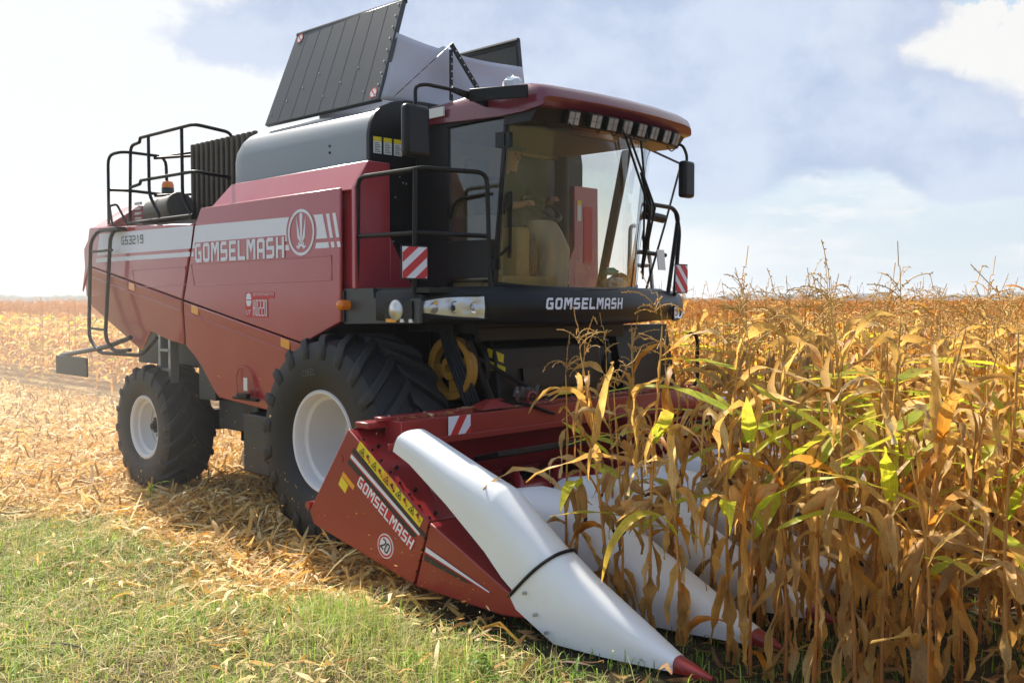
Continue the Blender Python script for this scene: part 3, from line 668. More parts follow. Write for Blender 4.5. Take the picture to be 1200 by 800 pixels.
def warning_board(c, wd, hh, tilt, parent, rev=1):
    D = Decal(c, (0, 1, 0), (0, 0, 1), (1, 0, 0), .006)
    D.poly([(-wd / 2 - .012, -hh / 2 - .012), (wd / 2 + .012, -hh / 2 - .012), (wd / 2 + .012, hh / 2 + .012), (-wd / 2 - .012, hh / 2 + .012)], 0)
    D.poly([(-wd / 2, -hh / 2), (wd / 2, -hh / 2), (wd / 2, hh / 2), (-wd / 2, hh / 2)], 1, .006)
    sl = hh / wd * .78
    def clip(y0, y1):                      # band between two slanted lines, clipped to the board
        pts = [(-wd / 2, y0), (wd / 2, y0 + sl * wd), (wd / 2, y1 + sl * wd), (-wd / 2, y1)]
        for lim, sg in ((hh / 2, 1), (-hh / 2, -1)):
            out = []
            for i, p in enumerate(pts):
                q = pts[(i + 1) % len(pts)]; a, b = sg * (sg * lim * 1 - p[1]) * sg, sg * (lim * sg - q[1]) * sg
                a = (lim - p[1]) * sg; b = (lim - q[1]) * sg
                if a >= 0: out.append(p)
                if a * b < 0: t = a / (a - b); out.append((p[0] + (q[0] - p[0]) * t, p[1] + (q[1] - p[1]) * t))
            pts = out
            if not pts: break
        return [(x * rev, y) for x, y in pts]
    bw = hh * .30
    for k in range(-4, 5):
        q = clip(-hh / 2 + k * bw * 2 - sl * wd * .12, -hh / 2 + k * bw * 2 + bw - sl * wd * .12)
        if len(q) > 2: D.poly(q, 2, .012)
    return D.build('warning_board', ['black_plastic', 'decal_white', 'decal_red'], parent, smooth=0)
warning_board((1.075, -1.63, 2.455), .255, .25, 0, rl)

# bumper: a bent, rounded bar that carries the head lamps
def bx(y):
    a = abs(y)
    return 1.72 - .10 * (a / .8) ** 2 if a < .95 else 1.579 - (a - .95) * (.80 if y < 0 else .30)
ys = [-1.63, -1.60, -1.5, -1.35, -1.2, -1.05, -.95, -.8, -.6, -.3, 0, .3, .6, .8, .95, 1.05, 1.2, 1.35, 1.5, 1.70, 1.76]
rings = []
for i, y in enumerate(ys):
    x = bx(y); zt_, zb_ = 2.265 - (.02 if abs(y) > 1.3 else 0), 1.955 - .03 * max(0, 1 - abs(y))
    if i in (0, len(ys) - 1): zt_ -= .03; zb_ += .03; x -= .04
    rings.append([(x - .42, y, zb_), (x - .05, y, zb_), (x + .015, y, zb_ + .05), (x + .03, y, (zb_ + zt_) / 2), (x + .01, y, zt_ - .06), (x - .05, y, zt_), (x - .42, y, zt_)])
bump = MB().loft(rings).build('bumper', 'black_plastic', H, smooth=50)
def on_bumper(y, z, h=0):
    x = bx(y); return Vector((x + .032 + h, y, z))
for sy in (-1, 1):
    y0, y1 = (-1.585, -1.18) if sy < 0 else (1.36, 1.65)
    zz0, zz1 = (1.985, 2.195) if sy < 0 else (1.94, 2.10)
    hl = MB(); r0 = []; r1 = []
    for t in np.linspace(0, 1, 9):
        y = y0 + (y1 - y0) * t; k = t if sy < 0 else 1 - t
        za = zz0 + .045 * (1 - k) ** 2 + .02; zb = zz1 - .012 * k - .05 * (1 - k) ** 3
        r0.append((y, za, zb))
    rings = [[tuple(on_bumper(y, za, -.02)), tuple(on_bumper(y, za, .008)), tuple(on_bumper(y, (za + zb) / 2, .022)), tuple(on_bumper(y, zb, .008)), tuple(on_bumper(y, zb, -.02))] for y, za, zb in r0]
    h_ = MB().loft(rings).build('headlight', 'reflector', bump, smooth=60)
    bz = MB().tube([on_bumper(y, za - .006, .012) for y, za, zb in r0] + [on_bumper(y, zb + .006, .012) for y, za, zb in r0[::-1]], .012, 6, closed=True); bz.build('bezel', 'chrome' if False else 'black_plastic', h_)
    for f_, rr_ in ((.50, .052), (.80, .045)):
        y = y0 + (y1 - y0) * (f_ if sy < 0 else 1 - f_); c0 = on_bumper(y, (zz0 + zz1) / 2 + .005, .022)
        MB().lathe([(rr_, -.005), (rr_ * 1.05, .006), (rr_ * .8, .004), (rr_ * .72, -.01), (.0001, -.016)], c0, 'x', 20).build('reflector', 'chrome', h_)
    for f_, z_, r__, mt in ((.20, .0, .05, 'reflector'), (.5, 0, .028, 'decal_black'), (.80, .0, .03, 'lamp_lens')):
        y = y0 + (y1 - y0) * (f_ if sy < 0 else 1 - f_); MB().ball(on_bumper(y, (zz0 + zz1) / 2 + z_ * .8, .012), r__, 6, sc_=(.5, 1.2, .9)).build('lamp_bowl', mt, h_)
    MB().ball(on_bumper(y0 + .08 if sy < 0 else y1 - .06, (zz0 + zz1) / 2 + .03, .016), .022, 6).build('bulb', 'orange_glass', h_)
MB().ball((bx(1.66) - .10, 1.76, 2.04), .07, 8).build('round_lamp', 'reflector', bump)
# lettering on the bumper follows its bend
Dw = Decal((0, 0, 0), (0, 1, 0), (0, 0, 1), (1, 0, 0), .003); Dw.word('GOMSELMASH', -.715, 2.075, .098, .0745, .018, .021, slant=.12)
Dw.v = [(bx(y) + .034, y, z) for x, y, z in Dw.v]
Dw.build('lettering', 'decal_white', bump, smooth=0, fix=True)

# ---- cab
cab = MB()
def pil(a, b, wx, wy): 
    a, b = Vector(a), Vector(b); cab.prism([a + Vector((-wx, -wy, 0)), a + Vector((wx, -wy, 0)), a + Vector((wx, wy, 0)), a + Vector((-wx, wy, 0))], [b + Vector((-wx, -wy, 0)), b + Vector((wx, -wy, 0)), b + Vector((wx, wy, 0)), b + Vector((-wx, wy, 0))])
for sy in (-1, 1): pil((1.31, sy * .955, 2.24), (1.47, sy * .955, 3.66), .030, .018)
cab.box((.78, 0, 2.21), (1.15, 1.94, .07)).box((.90, 0, 3.675), (1.2, 1.94, .05))
cab.box((.55, -.945, 2.95), (.42, .05, 1.45)).box((.35, -.8, 2.95), (.06, .34, 1.5))
CAB = cab.build('cab', 'black_plastic', H, bevel=.01)
ci = MB().box((.36, -.30, 2.95), (.05, .80, 1.42)).box((.36, .58, 2.40), (.05, .75, .36)).box((.36, .55, 3.615), (.05, .8, .05)).box((.45, .2, 2.45), (.2, .4, .5))
ci.prism([(.84, .93, 2.25), (.94, .93, 2.25), (1.28, .93, 3.62), (1.17, .93, 3.62)], (0, .05, 0)).box((1.0, -.55, 2.30), (.7, .7, .12)).box((.75, -.66, 2.62), (.55, .22, .55))
ci.prism([(1.02, -.92, 2.25), (1.12, -.92, 2.25), (1.12, -.78, 2.25), (1.02, -.78, 2.25)], (.0, 0, .55))
ci.build('interior_trim', 'beige', CAB, bevel=.02)
MB().box((.9, 0, 3.635), (1.0, 1.86, .03)).build('headliner', 'headliner', CAB)
MB().box((.40, .93, 3.0), (.16, .08, 1.3)).box((.42, -.3, 3.28), (.05, .28, .40)).build('padding', 'seat', CAB, bevel=.05)
MB().box((.388, -.42, 3.42), (.004, .07, .13)).box((.388, -.31, 3.42), (.004, .07, .13)).build('sticker', 'decal_yellow', CAB)
# windscreen: bent glass
def wsx(y, z):
    a = abs(y) / .97; return 1.34 + (z - 2.29) * .12 + .34 * (1 - a ** 2.2)
N = 24; zs = (2.235, 2.6, 3.0, 3.4, 3.69); g = []
for i in range(N + 1):
    y = -.97 + 1.94 * i / N
    for z in zs: g.append((wsx(y, z), y, z + (.05 * abs(y / .97) ** 3 if z < 2.3 else 0)))
ws = MB().add(g, [(i * 5 + j, (i + 1) * 5 + j, (i + 1) * 5 + j + 1, i * 5 + j + 1) for i in range(N) for j in range(4)]).build('windscreen', 'glass', CAB, fix=False, smooth=60)
MB().tube([(wsx(y, 2.24) + .004, y, 2.24 + .05 * abs(y / .97) ** 3) for y in np.linspace(-.97, .97, 17)], .018, 6).build('glass_seal', 'black_plastic', ws)
MB().add([(.76, -.972, 2.33), (1.33, -.972, 2.33), (1.47, -.972, 3.64), (.76, -.972, 3.64)], [(0, 1, 2, 3)]).build('door_glass', 'glass_dark', CAB, fix=False)
df = MB().tube([(.76, -.975, 2.31), (1.345, -.975, 2.31), (1.485, -.975, 3.645), (.76, -.975, 3.645)], .020, 6, closed=True)
df.box((1.43, -.99, 3.47), (.12, .02, .12)).box((1.36, -.99, 2.45), (.10, .02, .09)).box((1.5, -.98, 3.46), (.06, .04, .12)); df.build('door_frame', 'black_plastic', CAB)
MB().box((1.04, -.985, 2.50), (.56, .014, .32)).build('door_lower_panel', 'black_plastic', CAB, bevel=.006)
rail('door_handle', [[(.80, -.99, 2.86), (.86, -1.0, 2.98), (.95, -1.0, 3.02), (1.28, -1.0, 3.04)]], .014, parent=CAB, rad=.04)
# far-side quarter glass, open door
MB().add([(.48, .972, 2.3), (.86, .972, 2.3), (1.17, .972, 3.62), (.48, .972, 3.62)], [(0, 1, 2, 3)]).build('quarter_glass', 'glass', CAB, fix=False)
od = MB().tube([(1.46, 1.02, 3.60), (1.40, 1.62, 3.53), (1.33, 1.05, 2.20)][0:2], .012, 6).tube([(1.40, 1.62, 3.53), (1.36, 1.40, 2.9), (1.33, 1.10, 2.18)], .012, 6).build('open_door', 'black_metal', CAB)
MB().tube([(1.40, 1.05, 2.98), (1.40, 1.32, 2.96)], .045, 8).build('door_lock', 'black_plastic', od)
MB().tube([(1.40, 1.0, 3.03), (1.40, 1.22, 2.99)], .02, 6).build('door_latch', 'pale_beige', od)
# roof
def roof_ring(x, zb, zt, w_, k=.16):
    prof = [(-1, 0), (-1.0, .5), (-.985, .82), (-.94, .95), (-.82, .99), (-.4, 1.0), (0, 1.0), (.4, 1.0), (.82, .99), (.94, .95), (.985, .82), (1.0, .5), (1, 0)]
    return [(x - k * (y * w_) ** 2, y * w_, zb + (zt - zb) * q) for y, q in prof]
ro = MB().loft([roof_ring(.42, 3.72, 3.80, .97, .02), roof_ring(.50, 3.70, 3.87, 1.0, .03), roof_ring(.95, 3.68, 3.89, 1.02, .06), roof_ring(1.25, 3.665, 3.91, 1.03, .10), roof_ring(1.55, 3.65, 3.915, 1.04, .09),
                roof_ring(1.84, 3.655, 3.895, 1.04, .10), roof_ring(1.95, 3.67, 3.865, 1.035, .10), roof_ring(2.01, 3.68, 3.82, 1.03, .10), roof_ring(2.03, 3.69, 3.76, 1.02, .10)]).build('roof', 'roof_red', CAB, smooth=50)
MB().box((1.35, .35, 3.955), (.35, .4, .05)).build('roof_hatch', 'roof_red', ro, bevel=.02)
MB().prism([(.55, -1.045, 3.74), (.78, -1.05, 3.74), (.78, -1.05, 3.82), (.58, -1.045, 3.82)], (0, .02, 0)).build('sticker', 'paper', ro)
lp = MB().loft([[(1.60 - .12 * y * y, y, 3.58), (1.90 - .12 * y * y, y, 3.575), (1.98 - .11 * y * y, y, 3.685), (1.60 - .12 * y * y, y, 3.69)] for y in np.linspace(-1.01, 1.01, 15)]).build('lamp_panel', 'black_plastic', ro)
for k in range(8):
    y = (-.67, -.43, -.235, -.045, .165, .36, .58, .76)[k]; x = 1.965 - .12 * y * y
    a = math.atan(.24 * y)
    rot = Matrix.Rotation(a, 3, 'Z') @ Matrix.Rotation(R(18), 3, 'Y')
    wl_ = MB().box((x, y, 3.628), (.07, .125, .118), rot).build('work_light', 'black_plastic', ro, bevel=.008)
    MB().box(Vector((x, y, 3.628)) + rot @ Vector((.038, 0, 0)), (.008, .105, .10), rot).build('lens', 'lamp_lens', wl_)
    gr = MB().box(Vector((x, y, 3.628)) + rot @ Vector((.043, 0, 0)), (.006, .105, .008), rot).box(Vector((x, y, 3.628)) + rot @ Vector((.0445, 0, 0)), (.006, .008, .10), rot).build('lens_bar', 'decal_grey', wl_)
for a, b in ((-.72, -.66), (-.40, -.33), (-.2, -.1), (.12, .2)):
    MB().tube([(1.93, a, 3.58), (1.95, (a + b) / 2, 3.53), (1.93, b, 3.58)], .006, 6, .03).build('cable', 'black_plastic', ro)
MB().tube([(1.80, .80, 3.58), (1.80, .88, 3.53), (1.80, 1.0, 3.60)], .006, 6, .03).build('cable', 'black_plastic', ro)
MB().tube([(1.98, -.10, 3.62), (2.02, -.1, 3.53), (2.02, .22, 3.52), (1.98, .24, 3.62)], .008, 6, .05).build('grab_bar', 'black_plastic', ro)
# wipers
wp = MB()
for a, b, c_ in (((1.90, .05, 3.58), (1.86, .47, 2.96), (1.66, .62, 2.45)), ((1.90, .11, 3.58), (1.88, .52, 2.98), (1.70, .57, 2.40)), ((1.86, .33, 3.58), (1.84, .42, 3.2), (1.66, .64, 2.35))): wp.tube([a, b, c_], .011, 6)
wp.box((1.79, .56, 2.98), (.06, .06, .08)); wp.tube([(1.80, .42, 3.30), (1.84, .50, 3.02), (1.74, .60, 2.62)], .018, 6); wp.build('wiper', 'black_plastic', CAB)
rail('wiper', [[(1.46, -.99, 2.86), (1.50, -.99, 3.02), (1.53, -.97, 3.04), (1.46, -.92, 2.5)], [(1.40, -.98, 2.52), (1.47, -.93, 2.60)]], .012, 'black_plastic', CAB, .03)
# steering column, wheel, seat
MB().loft([[(1.10 + .16 * math.cos(a), -.02 + .16 * math.sin(a), 2.24) for a in np.linspace(0, 6.283, 13)[:-1]], [(1.14 + .15 * math.cos(a), -.02 + .15 * math.sin(a), 2.62) for a in np.linspace(0, 6.283, 13)[:-1]], [(1.06 + .17 * math.cos(a), -.06 + .16 * math.sin(a), 2.78) for a in np.linspace(0, 6.283, 13)[:-1]], [(1.02 + .13 * math.cos(a), -.06 + .13 * math.sin(a), 2.88) for a in np.linspace(0, 6.283, 13)[:-1]]]).build('steering_column', 'pale_beige', CAB, smooth=50)
sw = MB(); ctr = Vector((.98, -.02, 3.0)); uu = Vector((.80, 0, .6)).normalized(); 
sw.tube(circ(ctr, .20, Vector((uu.x, 0, -uu.z)), (0, 1, 0), 28), .018, 8, closed=True); sw.cyl((1.03, -.04, 2.87), ctr, .03, 8)
for a in (0, 2.1, 4.2): sw.tube([ctr, ctr + Vector((uu.x, 0, -uu.z)) * .2 * math.cos(a) + Vector((0, 1, 0)) * .2 * math.sin(a)], .014, 6)
sw.build('steering_wheel', 'black_plastic', CAB)
MB().box((.68, -.10, 2.66), (.48, .50, .12)).box((.48, -.10, 3.0), (.12, .48, .66)).box((.66, -.10, 2.45), (.34, .34, .36)).build('driver_seat', 'seat', CAB, bevel=.04)
MB().box((1.0, -.42, 2.55), (.3, .16, .5)).build('control_console', 'beige', CAB, bevel=.03)
# mirrors
ma = rail('mirror_arm', [[(1.30, -1.80, 3.55), (1.30, -1.80, 3.80), (1.30, -1.70, 3.83), (1.30, -1.22, 3.83)]], .016, 'black_plastic', rad=.05)
MB().prism([(1.29, -1.42, 3.85), (1.29, -1.02, 3.82), (1.29, -1.02, 3.74), (1.29, -1.42, 3.81)], (.03, 0, 0)).box((1.57, -1.165, 3.80), (.53, .03, .10), (0, R(2), R(15))).build('mirror_bracket', 'black_metal', ma, bevel=.005)
MB().box((1.30, -1.80, 3.455), (.09, .245, .40)).build('mirror', 'black_plastic', ma, bevel=.035, seg=3)
mb2 = rail('mirror_arm', [[(1.82, .84, 3.60), (1.86, .98, 3.60), (1.88, 1.02, 3.50), (1.88, 1.01, 3.42)]], .014, 'black_plastic', rad=.05)
MB().box((1.90, .985, 3.275), (.09, .17, .34)).build('mirror', 'black_plastic', mb2, bevel=.03, seg=3)
# left-side ladder rails with board
lr_ = rail('access_railing', [
    [(1.36, .80, 2.22), (1.42, .92, 2.95), (1.42, .98, 3.09), (1.40, 1.48, 3.08), (1.40, 1.58, 3.00), (1.40, 1.40, 2.18)],
    [(1.40, 1.54, 3.03), (1.40, 1.60, 2.85), (1.40, 1.52, 2.2)], [(1.41, .88, 2.62), (1.40, 1.36, 2.60)]], .022, rad=.07)
rail('access_ladder', [[(1.2, 1.02, 2.2), (1.2, 1.05, 2.9), (1.2, 1.20, 2.88), (1.25, 1.30, 2.6), (1.25, 1.36, 2.2)], [(1.2, 1.03, 2.5), (1.22, 1.3, 2.5)]], .02, 'steel', rad=.08)
warning_board((1.44, 1.57, 2.37), .20, .27, 0, lr_, -1)
MB().box((1.43, 1.245, 2.55), (.01, .13, .20), (0, R(-6), R(4))).build('note_card', 'paper', lr_)
# below the cab: feeder house, pulley, hoses, panels
fh = MB().prism([(.9, -.72, 1.88), (1.08, -.72, 1.74), (1.17, -.72, 1.10), (1.14, -.72, .45), (.2, -.72, .9), (.2, -.72, 1.88)], (0, 1.44, 0)).build('feeder_house', 'black_metal', H, bevel=.02)
MB().box((1.135, 0.05, 1.46), (.03, .95, .17), (0, R(-8), 0)).build('cover_plate', 'black_plastic', fh)
Decal((1.165, .22, 1.28), (0, 1, 0), (-.14, 0, .99), (.99, 0, .14), .006).poly([(-.2, 0), (.2, 0), (.2, .06), (-.2, .06)]).build('sticker', 'decal_yellow', fh)
MB().box((.70, 0, 1.92), (.9, 2.0, .10)).box((1.14, 0, 1.86), (.05, 2.0, .12)).build('cab_floor_frame', 'black_metal', H, bevel=.01)
py = MB(); pc = Vector((.82, -.97, 1.56))
py.lathe([(.10, .03), (.10, -.06), (.04, -.07), (.04, .03)], pc, 'y', 20); py.lathe([(.215, .02), (.215, -.045), (.235, -.06), (.275, -.06), (.28, -.04), (.262, -.02), (.28, .0), (.275, .03), (.215, .03)], pc, 'y', 44)
for k in range(4):
    a0 = k * math.pi / 2 + .2; q = [pc + Vector((r_ * math.cos(a), -.03, r_ * math.sin(a))) for r_, a in ((.09, a0 - .5), (.22, a0 - .33), (.22, a0 + .33), (.09, a0 + .5))]; py.prism(q, (0, .03, 0))
py.build('drive_pulley', 'yellow_iron', H, smooth=30)
MB().lathe([(.30, .10), (.30, .16), (.05, .18)], pc, 'y', 40).build('belt_guard', 'black_metal', H)
hs = MB()
for d in range(5): hs.tube([(.74 + .035 * d, -1.06, 1.95), (.82 + .03 * d, -1.08 + .01 * d, 1.72), (.97 + .025 * d, -1.05 + .02 * d, 1.4), (1.06 + .02 * d, -.98 + .02 * d, 1.12)], .015, 6, .15)
hs.cyl((1.02, -.98, 1.80), (1.12, -.76, 1.2), .035, 10); hs.cyl((1.06, -.93, 1.66), (1.25, -.42, 1.36), .02, 10); hs.tube([(1.3, -.9, 1.3), (1.4, -.6, 1.25), (1.4, -.3, 1.15)], .014, 6, .1); hs.build('hydraulic_hose', 'black_plastic', H)
for k in range(2): Decal((1.00 + .02 * k, -.735, 1.66 - .11 * k), (.85, .4, -.35), (.1, 0, .95), (.3, -.9, .2), .006).poly([(0, 0), (.16, 0), (.16, .075), (0, .075)]).build('sticker', 'decal_yellow', fh)
cp = MB(); random.seed(2)
for k in range(9): p = Vector((1.22, -.62 + .035 * k, 1.30 + random.uniform(-.02, .02))); cp.cyl(p, p + Vector((.05, -.03 + random.uniform(-.02, .02), .08)), .016, 8)
cp.build('hydraulic_coupling', 'steel', H)
MB().loft([[(1.0 + .05 * k, 1.05, 1.9 - .25 * k), (1.0 + .05 * k, 1.95, 1.9 - .25 * k), (.9 + .05 * k, 1.95, 1.9 - .25 * k), (.9 + .05 * k, 1.05, 1.9 - .25 * k)] for k in range(4)]).build('mudguard', 'black_plastic', H)
rail('step_railing', [[(1.30, 1.95, 1.80), (1.32, 2.02, 1.80), (1.33, 2.05, 1.72), (1.33, 2.05, 1.3), (1.28, 2.0, 1.2)]], .02, rad=.06)
# ================================================================== corn header
beam = MB()
beam.box((1.28, 0.06, 1.135), (.20, 4.16, .19)); beam.box((1.20, 0.05, 1.242), (.10, 4.30, .03))
beam.prism([(1.20, -1.15, 1.26), (1.36, -1.15, 1.245), (1.36, -.75, 1.245), (1.20, -.75, 1.26)], [(1.24, -1.0, 1.32), (1.30, -1.0, 1.32), (1.30, -.85, 1.32), (1.24, -.85, 1.32)])
beam.prism([(1.20, -2.2, 1.04), (1.02, -2.2, .35), (1.5, -2.2, .22), (1.5, -2.2, .26), (1.08, -2.2, .38), (1.24, -2.2, 1.04)], (0, 4.4, 0))
hdr = beam.build('corn_header', 'red_header', H, bevel=.006)
MB().box((1.385, 0, 1.05), (.012, 4.3, .05)).box((1.34, 0, .70), (.05, 4.3, .04)).build('beam_flange', 'red_header', hdr, bevel=.004)
MB().box((1.12, -2.02, 1.195), (.16, .36, .05)).build('beam_end_cap', 'red_header', hdr, bevel=.01)
for k in range(12): MB().cyl((1.21, -2.0 + .36 * k, 1.256), (1.21, -2.0 + .36 * k, 1.266), .010, 6).build('bolt', 'steel', hdr)
for y in (-.45, .30): MB().tube(circ((1.27, y, 1.29), .055, (0, 1, 0), (0, 0, 1), 18), .012, 6, closed=True).build('lifting_eye', 'red_header', hdr)
D = Decal((1.392, -1.55, 1.08), (0, 1, 0), (0, 0, 1), (1, 0, 0), .003); D.poly([(0, 0), (.24, 0), (.24, .15), (0, .15)], 0); D.poly([(.02, 0), (.10, 0), (.20, .15), (.12, .15)], 1, .003); D.poly([(.18, 0), (.24, 0), (.24, .06)], 1, .003); D.build('reflective_sticker', ['decal_white', 'decal_red'], hdr, smooth=0)
# cross auger
au = MB(); au.cyl((1.62, -2.1, .55), (1.62, 2.1, .55), .12, 20)
g = []; n = 260
for i in range(n + 1):
    y = -2.1 + 4.2 * i / n; a = i * .22 * (1 if y < 0 else -1) + (0 if y < 0 else 2 * n * .11)
    for r_ in (.11, .25): g.append((1.62 + r_ * math.cos(a), y, .55 + r_ * math.sin(a)))
au.add(g, [(2 * i, 2 * i + 2, 2 * i + 3, 2 * i + 1) for i in range(n)]); a_ = au.build('auger', 'red_header', hdr, fix=False); a_.modifiers.new('s', 'SOLIDIFY').thickness = .008
# row units: gearbox, deck plates
ru = MB()
for k in range(6):
    y = -1.75 + .7 * k
    for s in (-1, 1): ru.prism([(1.75, y + s * .03, .52), (1.75, y + s * .17, .52), (2.9, y + s * .17, .20), (2.9, y + s * .03, .20)], (0, 0, .03))
ru.build('row_unit', 'red_header', hdr)
MB().box((1.56, .2, .90), (.3, 3.0, .05), (0, R(-14), 0)).build('trough_cover', 'black_plastic', hdr, bevel=.01)
# end panels
for sy in (-1, 1):
    Yo = 2.27 * sy
    pn = MB(); A = [(1.05, 1.17), (.52, .46), (.58, .36), (1.82, .12), (1.985, .60)]
    pn.prism([(x, Yo, z) for x, z in A], (0, -.30 * sy, 0)); end = pn.build('end_panel', 'red_header', hdr, bevel=.008)
    MB().prism([(x, Yo - .003 * sy, z) for x, z in [(1.995, .595), (1.835, .115), (2.70, .10), (3.05, .14)]], (0, -.28 * sy, 0)).build('end_nose', 'red_header', hdr, bevel=.008)
    MB().prism([(1.12, Yo + sy * .004, 1.03), (1.10, Yo + sy * .004, 1.00), (1.94, Yo + sy * .004, .475), (1.96, Yo + sy * .004, .50)], (0, sy * -.006, 0)).build('panel_seam', 'decal_black', end)
    class _B:
        def cyl(s, a, b, r, n): MB().cyl(a, b, r, n).build('bolt', 'black_metal', end if False else hdr)
    b2 = _B()
    for k in range(9):
        t = k / 8; b2.cyl((1.09 + .86 * t, Yo * .985, 1.165 - .55 * t), (1.095 + .86 * t, Yo * .985, 1.178 - .55 * t), .011, 6)
        if k % 2: b2.cyl((1.18 + .86 * t, Yo * .955, 1.115 - .55 * t), (1.19 + .86 * t, Yo * .955, 1.128 - .55 * t), .016, 8)
    for k in range(6): t = k / 5; b2.cyl((1.98 - .155 * t, Yo, .56 - .42 * t), (1.98 - .155 * t, Yo + sy * .006, .56 - .42 * t), .010, 6)
    for bx_, bz_ in ((.50, .50), (.95, .93)): MB().cyl((bx_, Yo - sy * .1, bz_), (bx_, Yo + sy * .005, bz_), .033, 10).build('pivot_boss', 'red_header', hdr)
    if sy < 0:
        u = Vector((.80, 0, -.49)).normalized(); v = Vector((.49, 0, .80)).normalized(); n_ = Vector((0, -1, 0))
        D = Decal((1.155, Yo, 1.02), u, v, n_, .002)
        D.poly([(0, 0), (.87, -.03), (.87, .055), (0, .085)], 0)
        for k in range(5):
            x = .04 + k * .168
            if k == 2: D.poly([(x - .02, .004), (x + .14, -.001), (x + .14, .074), (x - .02, .079)], 3, .002)
            D.stroke([(x, .012), (x + .062, .010), (x + .031, .066)], .006, 1, True, h=.004); D.disc((x + .031, .028), .009, 1, .004, 8)
            D.disc((x + .10, .045), .013, 1, .004, 8); D.stroke([(x + .085, .040), (x + .125, .028)], .016, 2 if k != 2 else 1, h=.005); D.disc((x + .137, .020), .010, 1 if k == 2 else 4, .004, 8)
        D.build('warning_sticker', ['decal_yellow', 'decal_black', 'decal_red', 'decal_orange', 'yellow_iron'], end, smooth=0)
        D = Decal((1.075, Yo, .955), u, v, n_, .002)
        D.poly([(0.0, 0), (.93, .02), (.93, .045), (.0, .030)], 0); D.poly([(0, -.012), (.93, .008), (.93, .0175), (0, -.0025)], 1)
        D.poly([(-.005, -.06), (.88, -.045), (.915, .005), (0, -.015)], 2); D.build('stripe', ['decal_white', 'decal_red', 'decal_black'], end, smooth=0)
        D = Decal((1.155, Yo, .745), u, v, n_, .006); D.word('GOMSELMASH', 0, .012, .088, .060, .013, .0155); D.build('lettering', 'decal_white', end, smooth=0)
        D = Decal((1.155, Yo, .745), u, v, n_, .0045); x = 0
        for ch in 'GOMSELMASH': wc = .060 * (1.18 if ch == 'M' else 1); D.poly([(x - .0045, .010), (x + wc + .0045, .010), (x + wc + .0045, .102), (x - .0045, .102)]); x += wc + .013
        D.build('letter_edge', 'decal_red', end, smooth=0)
        D = Decal((1.50, Yo, .345), u, v, n_, .002); D.disc((0, 0), .092, 0, 0, 40); D.ring((0, 0), .068, .083, 1, .002, 40); 
        for x in (-.044, .006):
            if x < 0: D.stroke([(x, .028), (x + .006, .036), (x + .03, .036), (x + .036, .026), (x + .034, .008), (x, -.036), (x + .04, -.036)], .012, 2, h=.003)
            else: D.stroke([(x + .010, -.036), (x + .028, -.036), (x + .036, -.022), (x + .036, .022), (x + .028, .036), (x + .010, .036), (x + .002, .022), (x + .002, -.022)], .012, 2, True, h=.003)
        D.build('speed_sign', ['decal_white', 'decal_red', 'decal_black'], end, smooth=0)
        D = Decal((.965, Yo, .80), u, v, n_, .003); D.poly([(0, 0), (.17, -.004), (.17, .035), (0, .04)], 1); D.poly([(.0, -.085), (.105, -.09), (.105, -.012), (0, -.007)], 0); D.build('sticker', ['decal_yellow', 'decal_orange'], end, smooth=0)
        D = Decal((1.95, Yo - .003, .385), (.92, 0, -.30), (.30, 0, .92), n_, .002)
        D.poly([(0, 0.0), (.66, .05), (.66, .058), (.0, .035)], 0); D.poly([(0, -.012), (.66, .040), (.66, .047), (0, -.003)], 1); D.poly([(.01, -.065), (.43, -.0), (.50, .024), (0, -.016)], 2); D.build('stripe', ['decal_white', 'decal_red', 'decal_black'], hdr, smooth=0)
